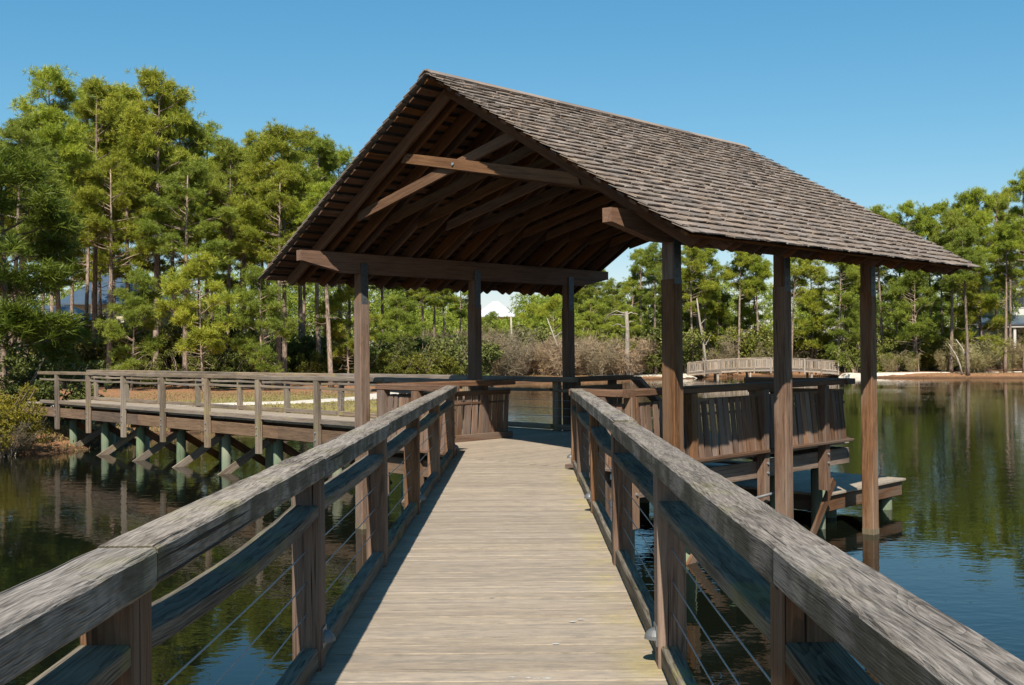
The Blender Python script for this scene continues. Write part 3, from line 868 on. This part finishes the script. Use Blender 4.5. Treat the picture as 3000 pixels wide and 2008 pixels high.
def pine_mesh(seed, H, cs, rad, ntuft, rtrunk=.21, lean=.25):
    g = np.random.default_rng(seed); rr = random.Random(seed)
    tb = MB()
    bend = [g.normal(0, lean, 2) for _ in range(3)]
    def axis(z):
        q = z / H
        return np.array([bend[0][0] * q + bend[1][0] * math.sin(q * 3.1) * .6, bend[0][1] * q + bend[1][1] * math.sin(q * 2.6) * .6, z])
    zs = np.linspace(-.4, H * .97, 12)
    tb.tube([axis(z) for z in zs], [rtrunk * (1.25 if i == 0 else 1) * (1 - .86 * (max(z, 0) / H) ** 1.15) for i, z in enumerate(zs)], 8)
    C = []; D = []; CR = []
    nb = int(18 + ntuft / 34)
    for i in range(nb):
        q = cs + (1 - cs) * (i + rr.random()) / nb
        z = q * H; base = axis(z)
        t = (q - cs) / (1 - cs)
        prof = (.55 + .6 * math.sin(min(1, t * 1.7 + .12) * math.pi / 2)) * (1 - t ** 2.2) + .12
        ln = rad * prof * rr.uniform(.55, 1.2)
        az = rr.uniform(0, 6.283)
        up0 = rr.uniform(-.05, .35) + t * .55
        d = np.array([math.cos(az), math.sin(az), up0]); d /= np.linalg.norm(d)
        pts = []
        for k in range(5):
            s = k / 4
            pts.append(base + d * ln * s + np.array([0, 0, .22 * ln * s * s * rr.uniform(.3, 1.0)]) + g.normal(0, .05 * ln, 3) * s)
        tb.tube(pts, [.055 * (1 - t * .5) * (1 - .8 * k / 4) + .008 for k in range(5)], 5, cap=False)
        m = max(4, int(ntuft / nb * (.6 + prof)))
        crb = rr.random()
        ends = [pts[4]]
        for _ in range(3):      # side twigs carry their own tufts
            s = rr.uniform(.35, .9); k = min(3, int(s * 4)); f = s * 4 - k
            p = pts[k] + (pts[k + 1] - pts[k]) * f
            a2 = az + rr.choice((-1, 1)) * rr.uniform(.5, 1.1); l2 = ln * rr.uniform(.25, .5) * (1.2 - s)
            e = p + np.array([math.cos(a2), math.sin(a2), rr.uniform(.1, .6)]) * (l2 + .3)
            tb.tube([p, (p + e) / 2 + g.normal(0, .05, 3), e], [.025, .018, .008], 4, cap=False); ends.append(e)
        for e in ends:
            if rr.random() < .1: continue
            ends2 = e + g.normal(0, .12, 3)
            crb = rr.random()
            for _ in range(int(m * rr.uniform(.7, 1.7))):
                p = ends2
                off = g.normal(0, 1, 3) * np.array([.30, .30, .19]) * rr.uniform(.5, 1.15)
                C.append(p + off); dd = off * 1.2 + d * .3 + np.array([0, 0, .5]); D.append(dd / (np.linalg.norm(dd) + 1e-6)); CR.append(.55 * crb + .45 * rr.random())
        for _ in range(m // 4):
            p = rr.choice(ends)
            off = g.normal(0, 1, 3) * np.array([.5, .5, .3])
            C.append(p + off); dd = off * .6 + d * .5 + np.array([0, 0, .55]); D.append(dd / (np.linalg.norm(dd) + 1e-6)); CR.append(.6 * crb + .4 * rr.random())
    # dead lower branches
    for i in range(9):
        q = rr.uniform(max(.15, cs - .28), cs + .1); base = axis(q * H); az = rr.uniform(0, 6.28); ln = rr.uniform(.6, 1.9)
        pts = [base + np.array([math.cos(az), math.sin(az), rr.uniform(-.25, .25)]) * ln * k / 3 + g.normal(0, .06, 3) * k / 3 for k in range(4)]
        tb.tube(pts, [.035, .026, .018, .008], 4, cap=False)
    # top leader tufts
    for _ in range(8):
        C.append(axis(H * rr.uniform(.93, 1.0)) + g.normal(0, .22, 3)); D.append(np.array([0, 0, 1.])); CR.append(rr.random())
    C = np.array(C); D = np.array(D)
    trunk = tb.mesh('trunk', M['bark'], True)
    crown = blades_mesh('crown', C, D, g.uniform(.26, .42, len(C)), .024, 22, .58, M['needle'], seed + 5, clump_rnd=np.array(CR))
    return trunk, crown

PINES = [pine_mesh(11, 20, .50, 2.7, 440), pine_mesh(12, 21, .46, 3.0, 500), pine_mesh(13, 19, .56, 2.3, 340), pine_mesh(14, 22, .52, 2.6, 410), pine_mesh(15, 18, .60, 2.1, 290), pine_mesh(16, 20, .48, 2.8, 450)]
PH = [20, 21, 19, 22, 18, 20]
YOUNG = [pine_mesh(21, 10, .14, 2.3, 330, .11, .12), pine_mesh(22, 9, .26, 1.9, 240, .10, .15)]
YH = [10, 9]

TINTS = [((.97, 1.0, .95), 'mid green'), ((1.13, 1.09, .85), 'yellow green'), ((.78, .86, .85), 'dark green'), ((1.05, 1.12, .85), 'bright green')]
ORD = ['first', 'second', 'third', 'fourth', 'fifth', 'sixth', 'seventh', 'eighth', 'ninth', 'tenth', '11th', '12th', '13th', '14th', '15th', '16th', '17th', '18th', '19th', '20th', '21st', '22nd', '23rd', '24th', '25th', '26th', '27th', '28th', '29th', '30th', '31st', '32nd', '33rd', '34th', '35th', '36th', '37th', '38th', '39th', '40th']
def gz(x, y): return float(height(x, y))
def plant(name, cat, meshes, x, y, H, H0, label, group, tint, parts, sxy=1., rot=None, z=None):
    zz = gz(x, y) if z is None else z
    o = thing(name, label, cat, (x, y, zz), group)
    s = H / H0
    o.rotation_euler = (0, 0, rng.uniform(0, 6.28) if rot is None else rot)
    o.scale = (s * sxy, s * sxy, s)
    for me, pn in zip(meshes, parts):
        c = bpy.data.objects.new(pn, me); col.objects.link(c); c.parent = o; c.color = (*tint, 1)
    return o

def wood_of(rows, variants, heights, group, desc, where, name='pine_tree', cat='pine tree', yellow=None):
    rows = sorted(rows, key=lambda r: r[0] / r[1])
    for i, (x, y, H) in enumerate(rows):
        k = rng.randrange(len(variants))
        # wide crowns for short heights are toned down
        ti, tn = TINTS[rng.choices([0, 1, 2, 3], [4, 3, 2, 2])[0]]
        if yellow and i in yellow: ti, tn = TINTS[1]
        v = rng.uniform(.85, 1.12); ti = tuple(c * v for c in ti)
        sx = rng.uniform(.88, 1.18) * (.9 if 'lake' in where else 1.) * min(1.25, (heights[k] / H) ** .45)
        plant(name, cat, variants[k], x, y, H, heights[k], f'{tn} {desc}, {ORD[i]} from the left {where}', group, ti, ('trunk', 'crown'), sx)

TALL = [(-30.9,62,15.5),(-33.5,70,18.0),(-37.5,82,20.3),(-32.1,72,21.7),(-35.7,84,23.7),(-31.9,77,22.3),(-35.4,90,24.7),(-30.2,80,22.6),(-26.2,74,22.2),(-28.6,86,23.5),(-24.8,78,20.2),(-28.1,92,22.3),(-23.9,84,19.4),(-24.0,90,20.9),(-20.0,80,19.1),(-17.4,76,18.8),(-18.7,88,20.9),(-16.0,82,18.8),(-16.4,95,20.5),(-14.1,92,17.5),(-13.2,100,16.6),(-11.6,105,15.1),(-9.1,98,13.2),(-8.2,97,12.5),(-8.0,110,11.9),(-6.9,115,11.4)]
LOW = [(-32.2,66,13.2),(-35.3,76,15.1),(-32.1,88,18.5),(-25.8,95,17.7),(-41.5,95,18.3),(-28.4,71,15.6),(-23.1,71,15.2),(-17.2,73,15.0),(-13.6,74,14.2)]
BACK = [(-43.5,104,20.5),(-40.2,99,19.6),(-38.6,106,22.0),(-35.1,101,21.4),(-33.4,107,20.2),(-30.3,102,21.0),(-27.4,105,20.4),(-24.6,101,19.2),(-22.4,106,20.0),(-19.6,103,18.6),(-17.9,108,18.9),(-15.4,104,17.2)]
YNG = [(-25.3,67,7.6),(-20.6,67,8.4),(-17.2,69,8.0),(-13.0,78,7.2),(-10.4,86,7.0)]
RIGHT = [(7.2,120,11.0),(9.1,125,11.9),(10.4,118,10.4),(12.7,122,10.7),(12.9,112,13.1),(14.0,108,13.5),(16.7,116,13.7),(18.4,111,13.6),(19.7,113,14.8),(20.2,117,13.8),(20.9,118,15.0),(24.1,115,14.5),(27.0,119,14.2),(26.6,116,14.6),(29.3,113,13.3),(32.4,115,13.2),(33.5,110,13.5),(36.3,114,13.7),(38.0,114,16.6),(38.4,110,17.1),(43.4,119,17.2),(40.6,107,17.1),(43.7,111,17.1),(44.3,109,17.3),(43.0,104,15.7),(48.6,113,18.7),(47.3,107,18.4),(51.0,111,18.4),(55.4,118,19.9),(48.8,101,19.3),(52.6,105,20.6),(43.4,101,13.8),(47.9,103,14.4)]
RLOW = [(7.4,112,7.7),(10.6,110,7.1),(13.7,113,8.6),(18.3,118,9.9),(21.6,120,9.5),(22.8,119,9.2),(26.7,120,8.7),(31.8,114,8.7),(34.3,110,7.7),(40.4,112,9.7),(40.5,106,10.1),(46.1,110,9.5),(46.7,105,9.5),(-3.4,118,6.5),(.9,124,7.8),(4.0,122,8.2)]
wood_of(TALL, PINES, PH, 'tall pines of the left wood', 'tall pine', 'in the wood behind the boardwalk', yellow=(7, 8, 9))
wood_of(BACK, PINES, PH, 'back row pines of the left wood', 'thin pine', 'in the back row of the left wood')
wood_of(LOW, PINES, PH, 'middle sized pines of the left wood', 'middle sized pine', 'among the left tall trunks')
wood_of(YNG, YOUNG, YH, 'young pines of the left wood', 'young bushy pine', 'between the left trunks and shrubs')
wood_of(RIGHT, PINES, PH, 'pines of the far shore', 'slim pine', 'in the wood across the lake')
wood_of(RLOW, YOUNG, YH, 'young pines of the far shore', 'young low pine', 'beneath the far shore pines')
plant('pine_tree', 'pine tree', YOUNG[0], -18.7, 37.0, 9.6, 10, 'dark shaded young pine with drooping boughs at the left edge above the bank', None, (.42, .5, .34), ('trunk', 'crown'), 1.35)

# broadleaf shrubs
def shrub_mesh(seed, H, rad, n, leaf=.13):
    g = np.random.default_rng(seed); rr = random.Random(seed)
    C = []; CR = []
    for _ in range(26):
        a = rr.uniform(0, 6.28); r = rad * math.sqrt(rr.random()) * .85; z = H * rr.uniform(.12, .92) * (1 - .35 * (r / rad) ** 2)
        c = np.array([r * math.cos(a), r * math.sin(a), z]); s = rr.uniform(.35, .75) * min(rad, H) * .42
        p = g.normal(size=(n // 26, 3)); p = p / np.linalg.norm(p, axis=1)[:, None] * (g.uniform(.35, 1, (n // 26, 1)) ** .5)
        C.append(c + p * s * np.array([1, 1, .85])); CR.append(np.full(n // 26, rr.random()) * .5 + g.uniform(0, .5, n // 26))
    C = np.concatenate(C); C[:, 2] = np.maximum(C[:, 2], .05); CR = np.concatenate(CR)
    D = C - np.array([0, 0, H * .4]); D /= np.linalg.norm(D, axis=1)[:, None]
    fol = blades_mesh('foliage', C, D, leaf * 1.25, leaf * .62, 4, .75, M['leaf'], seed + 3, clump_rnd=CR)
    st = MB()
    for i in range(7):
        a = rr.uniform(0, 6.28); p = [np.array([.08 * math.cos(a), .08 * math.sin(a), -.2])]
        for k in range(1, 5): p.append(np.array([rad * .6 * k / 4 * math.cos(a + .2 * k), rad * .6 * k / 4 * math.sin(a + .2 * k), H * .8 * k / 4]))
        st.tube(p, [.04, .035, .025, .018, .008], 5, cap=False)
    return st.mesh('stem', M['bark'], True), fol
SHRUBS = [shrub_mesh(31, 4.2, 2.3, 1500), shrub_mesh(32, 3.4, 2.4, 1300), shrub_mesh(33, 5.0, 2.2, 1600), shrub_mesh(34, 2.6, 2.0, 900)]
SHH = [4.2, 3.4, 5.0, 2.6]
# bare twiggy winter shrubs
def twig_mesh(seed, H, rad, n):
    g = np.random.default_rng(seed); rr = random.Random(seed)
    st = MB(); C = []; D = []; LN = []
    for i in range(16):
        a = rr.uniform(0, 6.28); r0 = rad * .35 * rr.random(); p = [np.array([r0 * math.cos(a), r0 * math.sin(a), -.2])]
        out = rad * rr.uniform(.3, .9); hh = H * rr.uniform(.55, .95)
        for k in range(1, 6):
            q = k / 5; p.append(np.array([(r0 + out * q ** 1.3) * math.cos(a), (r0 + out * q ** 1.3) * math.sin(a), hh * q]) + g.normal(0, .09, 3))
        st.tube(p, [.032, .028, .022, .016, .012, .006], 4, cap=False)
        for _ in range(n // 16):
            s = rr.uniform(.15, 1.0) * 5; k = min(4, int(s)); f = s - k; q = p[k] + (p[k + 1] - p[k]) * f
            C.append(q + g.normal(0, .22, 3)); dd = np.array([math.cos(a), math.sin(a), 1.1]) + g.normal(0, .6, 3); D.append(dd / np.linalg.norm(dd)); LN.append(rr.uniform(.35, .85))
    fol = blades_mesh('twigs', np.array(C), np.array(D), np.array(LN), .028, 5, .6, M['twig'], seed + 9)
    return st.mesh('stem', M['palebark'], True), fol
TWIGS = [twig_mesh(41, 4.0, 2.3, 620), twig_mesh(42, 3.3, 2.5, 620), twig_mesh(43, 4.6, 2.0, 620)]
TWH = [4.0, 3.3, 4.6]

def shrub_row(rows, variants, heights, group, desc, where, tint, name='shrub', cat='shrub', parts=('stem', 'foliage'), vr=.2):
    rows = sorted(rows, key=lambda r: r[0] / r[1])
    for i, (x, y, H) in enumerate(rows):
        k = rng.randrange(len(variants)); v = rng.uniform(1 - vr, 1 + vr)
        plant(name, cat, variants[k], x, y, H, heights[k], f'{desc}, {ORD[i]} from the left {where}', group, tuple(c * v * rng.uniform(.93, 1.07) for c in tint), parts, rng.uniform(.95, 1.25))
rg = random.Random(5)
def scatter(x0, x1, y0, y1, n, h0, h1):
    return [(x0 + (x1 - x0) * (i + rg.uniform(.15, .85)) / n, rg.uniform(y0, y1), rg.uniform(h0, h1)) for i in range(n)]
shrub_row(scatter(-40, -22, 77, 82, 15, 4.2, 6.2), SHRUBS, SHH, 'olive shrubs behind the boardwalk', 'leafy olive shrub', 'below the left pines', (1.15, 1.02, .75))
shrub_row(scatter(-38, -20, 73.5, 76, 12, 2.2, 3.4), SHRUBS, SHH, 'low shrubs at the edge of the left lawn', 'low rounded shrub', 'along the straw covered ground', (.95, .95, .6))
shrub_row(scatter(-23, -4, 83, 90, 17, 3.4, 5.0), SHRUBS, SHH, 'dark shrubs under the middle pines', 'dense dark green shrub', 'under the middle pines', (.75, .85, .7))
shrub_row(scatter(-20, -5, 78, 82, 9, 2.0, 3.2), SHRUBS, SHH, 'bright shrubs before the dark thicket', 'bright green low shrub', 'before the dark thicket', (1.0, 1.05, .48))
shrub_row(scatter(-12, -1.5, 94, 104, 8, 3.4, 5.0), TWIGS, TWH, 'brown thicket left of the far cove', 'brown bare thicket bush', 'left of the far cove', (.62, .62, .55), 'bare_shrub', 'bare shrub', ('stem', 'twigs'))
shrub_row(scatter(-5, 12, 105, 109, 17, 3.2, 4.8), TWIGS, TWH, 'tan bare shrubs on the far shore', 'tan leafless winter shrub', 'under the roof line on the far shore', (1.05, 1., .95), 'bare_shrub', 'bare shrub', ('stem', 'twigs'))
shrub_row(scatter(-6, 11, 111, 115, 13, 4.2, 6.0), SHRUBS, SHH, 'green bushes behind the tan shrubs', 'green bush rising', 'behind the tan winter shrubs', (.95, 1., .75))
shrub_row(scatter(11, 16.6, 108.5, 112, 7, 3.8, 6.0), SHRUBS, SHH, 'green shrubs left of the footbridge', 'rounded green shrub', 'left of the far footbridge', (1.0, 1.0, .75))
shrub_row(scatter(18, 34, 116.5, 120, 15, 4.0, 6.0), SHRUBS, SHH, 'shrubs behind the footbridge', 'green shrub', 'behind the far footbridge', (1.1, 1.1, .7))
shrub_row(scatter(20, 36, 115, 116.5, 8, 3.0, 4.2), TWIGS, TWH, 'bare shrubs behind the footbridge', 'bare brown shrub', 'behind the far footbridge', (.9, .9, .8), 'bare_shrub', 'bare shrub', ('stem', 'twigs'))
shrub_row(scatter(34, 46, 107, 111, 11, 2.8, 4.6), SHRUBS, SHH, 'shrubs right of the footbridge', 'green waterside shrub', 'right of the far footbridge', (1.15, 1.2, .7))
shrub_row(scatter(37, 56, 103.5, 107, 9, 2.0, 3.6), TWIGS, TWH, 'bare shrubs on the right bank', 'thin pale bare shrub', 'on the sandy right bank', (1.05, 1.1, .8), 'bare_shrub', 'bare shrub', ('stem', 'twigs'))
shrub_row(scatter(39, 60, 112, 116, 12, 2.8, 4.2), SHRUBS, SHH, 'shrubs beneath the right hand pines', 'shaded green shrub', 'beneath the pines near the white house', (.8, .85, .7))
plant('yellow_shrub', 'shrub', shrub_mesh(36, 2.4, 1.7, 3600, .055), -15.9, 31.6, 2.3, 2.4, 'yellow green twiggy shrub on the bank at the left end of the boardwalk', None, (1.25, 1.0, .25), ('stem', 'foliage'), .95, z=-1.3)
plant('bare_shrub', 'bare shrub', TWIGS[1], -15.6, 31.0, 1.1, 3.3, 'grey twiggy undergrowth below the yellow shrub at the left bank', None, (.34, .33, .32), ('stem', 'twigs'), 1.3, z=-1.42)
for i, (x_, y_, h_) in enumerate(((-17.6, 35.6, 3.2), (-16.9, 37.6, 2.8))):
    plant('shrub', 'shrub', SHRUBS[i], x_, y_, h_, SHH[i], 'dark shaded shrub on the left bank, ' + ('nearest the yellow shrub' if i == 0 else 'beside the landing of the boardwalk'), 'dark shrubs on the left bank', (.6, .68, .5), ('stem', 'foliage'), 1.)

# dead and bare trees
def dead_tree(label, pts, rads, limbs, name='dead_tree'):
    z = gz(pts[0][0], pts[0][1])
    t = thing(name, label, 'dead tree', (pts[0][0], pts[0][1], z), None)
    m = MB(); m.tube(pts, rads, 9); m.build('trunk', M['palebark'], t, True)
    for L in limbs:
        m = MB(); m.tube(L, [.07 * (1 - .8 * i / (len(L) - 1)) for i in range(len(L))], 6); m.build('branch', M['palebark'], t, True)
def limb(p, az, ln, drop, n=6):
    return [(p[0] + ln * (k / n) ** .8 * math.cos(az) + (rg.uniform(-.13, .13) if k else 0), p[1] + ln * (k / n) * math.sin(az), p[2] + .22 * ln * math.sin(k / n * 2.6) - drop * .55 * (k / n) ** 1.6 + (rg.uniform(-.14, .14) if k else 0)) for k in range(n + 1)]
dead_tree('thick pale broken dead trunk with drooping limbs left of the nearest right post', [(10.9, 106, -1.2), (10.85, 106, 1.5), (10.9, 106, 3.6), (10.8, 106, 5.5)], [.36, .27, .22, .17],
          [limb((10.8, 106, 5.1), 3.0, 2.4, 1.9), limb((10.8, 106, 5.3), 2.6, 2.8, 2.4), limb((10.8, 106, 5.2), .2, 1.3, .7), limb((10.8, 106, 3.9), 3.3, 1.6, .1), limb((10.85, 106, 4.2), .4, 1.0, -.5)])
dead_tree('slender white leaning trunk just right of the nearest right post', [(19.4, 108.3, -1.2), (19.1, 108.3, 1.8), (18.7, 108.3, 4.4), (18.4, 108.3, 6.9)], [.17, .14, .11, .06], [limb((19.0, 108.3, 2.0), .2, .9, -1.6), limb((18.7, 108.3, 4.2), .5, .8, -.8)])
dead_tree('crooked pale leafless tree among the tan shrubs by the far rail post', [(4.3, 106, -1.2), (3.9, 106, 1.6), (3.3, 106, 3.2), (2.7, 106, 4.9)], [.13, .11, .09, .04], [limb((3.4, 106, 3.0), .5, 1.2, -.8), limb((3.9, 106, 1.8), .3, 1.1, -.9)])
dead_tree('left one of two white crooked stems leaning over the right bank', [(42.9, 101.2, -1.2), (42.7, 101.2, -.2), (42.3, 101.2, .8), (41.6, 101.2, 1.9)], [.09, .08, .07, .03], [limb((42.5, 101.2, .4), 2.6, .7, -.4)])
dead_tree('right one of two white crooked stems leaning over the right bank', [(43.4, 101.3, -1.2), (43.5, 101.3, .2), (43.0, 101.3, 1.4), (42.4, 101.3, 2.3)], [.10, .09, .07, .03], [limb((43.3, 101.3, .9), .3, .7, -.5)])
dead_tree('thin grey broken stub trunk rising above the tan shrubs', [(-1.0, 112, -1.2), (-1.0, 112, 2), (-1.05, 112, 5.4)], [.14, .12, .09], [])

# far-off wood behind everything, one mass
def treeline():
    g = np.random.default_rng(77); C = []; D = []; CR = []; L = []
    def belt(x0, x1, y0, y1, h0, h1, n):
        for _ in range(n):
            x = g.uniform(x0, x1); y = g.uniform(y0, y1); top = g.uniform(h0, h1) if not -.05 < x / y < -.002 else min(h0, 1.9 + .0335 * y); r = g.uniform(1.6, 2.8); cr = g.random()
            k = int(40 + top * 3.5)
            zz = top * (1 - g.random(k) ** 1.3 * .95); rr_ = r * np.sqrt(g.random(k)) * np.clip(1.25 - zz / top * .8, .2, 1); a = g.uniform(0, 6.28, k)
            c = np.stack([x + rr_ * np.cos(a), y + rr_ * np.sin(a), zz - .8], 1); C.append(c); D.append(np.tile([[0, 0, 1.]], (k, 1))); CR.append(.5 * cr + .5 * g.random(k)); L.append(np.full(k, .55))
    belt(-75, -14, 118, 150, 8.5, 13.5, 230)
    belt(-20, 14, 135, 175, 7, 10.5, 190)
    belt(-26, 18, 204, 232, 12, 15.5, 110)
    belt(-14, 12, 118, 130, 4.2, 6.5, 60)
    belt(10, 95, 124, 160, 7, 11, 260)
    belt(36, 95, 122, 140, 9, 13, 60)
    me = blades_mesh('distant_wood', np.concatenate(C), np.concatenate(D), np.concatenate(L), .085, 9, .85, M['needle'], 5, clump_rnd=np.concatenate(CR))
    o = bpy.data.objects.new('distant_wood', me); o.color = (.85, .95, .8, 1); col.objects.link(o); tag(o, 'distant mass of pine wood behind the nearer trees', kind='stuff')
treeline()

def grass():
    g = np.random.default_rng(3); C = []
    x = g.uniform(-24, -3, 16000); y = g.uniform(35, 66, 16000); d = lake_sd(x, y)
    k = (d > .15) & (g.random(16000) < np.clip(1.2 - d * .05, .25, 1)); C.append(np.stack([x[k], y[k]], 1))
    x = g.uniform(-6, 62, 26000); y = g.uniform(98, 110, 26000); d = lake_sd(x, y)
    k = (d > .1) & (d < 5) & (g.random(26000) < .35); C.append(np.stack([x[k], y[k]], 1))
    x = g.uniform(-24, -12, 9000); y = g.uniform(31, 40, 9000); d = lake_sd(x, y)
    k = (d > .05); C.append(np.stack([x[k], y[k]], 1)[:3000])
    P = np.concatenate(C)
    pl = np.array([(-26, 50.5), (-19, 50.6), (-15.4, 51.2), (-11.4, 53.2), (-9.3, 57.5), (-8.3, 63), (-7.3, 72), (33, 107.6), (38, 103.6), (47, 103), (70, 95)], float)
    dm = np.full(len(P), 1e9)
    for i in range(len(pl) - 1):
        if i == 6: continue
        e = pl[i + 1] - pl[i]; q = P - pl[i]; tt = np.clip((q @ e) / (e @ e), 0, 1); dm = np.minimum(dm, np.hypot(*(q - tt[:, None] * e).T))
    P = P[dm > 1.25]
    z = height(P[:, 0], P[:, 1])
    P3 = np.concatenate([P, z[:, None]], 1)
    me = blades_mesh('grass', P3, np.tile([[0, 0, 1.]], (len(P3), 1)), g.uniform(.04, .13, len(P3)), .03, 4, .45, M['grass'], 8)
    o = bpy.data.objects.new('grass', me); o.color = (1, 1, 1, 1); col.objects.link(o); tag(o, 'short dry grass on the banks', kind='stuff')
grass()

# ------------------------------------------------------------------ light, sky, camera
EL = R(46.0)
sun_dir = Vector((-.065, -.966, 1.0)).normalized()     # towards the sun
sl = bpy.data.lights.new('sun', 'SUN'); sl.energy = 5.0; sl.angle = R(.5); sl.color = (1., .945, .86)
so = bpy.data.objects.new('sun', sl); col.objects.link(so); so.rotation_euler = sun_dir.to_track_quat('Z', 'Y').to_euler(); so.location = (0, -30, 40)
w = bpy.data.worlds.new('World'); sc.world = w; w.use_nodes = True
nt = w.node_tree; nt.nodes.clear()
sky = nt.nodes.new('ShaderNodeTexSky'); sky.sky_type = 'NISHITA'; sky.sun_disc = False
sky.sun_elevation = math.asin(sun_dir.z); sky.sun_rotation = math.atan2(sun_dir.x, sun_dir.y)
sky.air_density = 1.0; sky.dust_density = .3; sky.ozone_density = .8; sky.altitude = 0
bg = nt.nodes.new('ShaderNodeBackground'); bg.inputs[1].default_value = .069
out = nt.nodes.new('ShaderNodeOutputWorld')
spl = nt.nodes.new('ShaderNodeSeparateColor'); cmb = nt.nodes.new('ShaderNodeCombineColor')
nt.links.new(sky.outputs[0], spl.inputs[0])
for ch, (p_, k_) in enumerate(((1.36, .402), (.8, 1.30), (.6, 2.16))):      # deep clean blue of a clear spring sky
    pw = nt.nodes.new('ShaderNodeMath'); pw.operation = 'POWER'; pw.inputs[1].default_value = p_
    ml = nt.nodes.new('ShaderNodeMath'); ml.operation = 'MULTIPLY'; ml.inputs[1].default_value = k_
    nt.links.new(spl.outputs[ch], pw.inputs[0]); nt.links.new(pw.outputs[0], ml.inputs[0]); nt.links.new(ml.outputs[0], cmb.inputs[ch])
nt.links.new(cmb.outputs[0], bg.inputs[0]); nt.links.new(bg.outputs[0], out.inputs[0])

F, CX, CY, PITCH, ROLL, YAW = 2370., 1171.5, 784., .0082, -.0096, R(-.4956)
cam = bpy.data.cameras.new('camera'); cam.sensor_width = 36.; cam.lens = F / 2343. * 36.; cam.clip_start = .05; cam.clip_end = 5000
co = bpy.data.objects.new('camera', cam); col.objects.link(co); sc.camera = co
fw = Vector((math.sin(YAW) * math.cos(PITCH), math.cos(YAW) * math.cos(PITCH), math.sin(PITCH)))
rt = Vector((math.cos(YAW), -math.sin(YAW), 0)); up = rt.cross(fw)
r2 = rt * math.cos(ROLL) + up * math.sin(ROLL)
u2 = -rt * math.sin(ROLL) + up * math.cos(ROLL)
from mathutils import Matrix
co.matrix_world = Matrix(((r2.x, u2.x, -fw.x, 0), (r2.y, u2.y, -fw.y, 0), (r2.z, u2.z, -fw.z, 1.57), (0, 0, 0, 1)))
cyc = sc.cycles
cyc.max_bounces = 6; cyc.diffuse_bounces = 3; cyc.glossy_bounces = 3; cyc.transmission_bounces = 3; cyc.transparent_max_bounces = 8
cyc.use_denoising = True
sc.view_settings.view_transform = 'Standard'; sc.view_settings.look = 'None'; sc.view_settings.exposure = .77; sc.view_settings.gamma = 1.
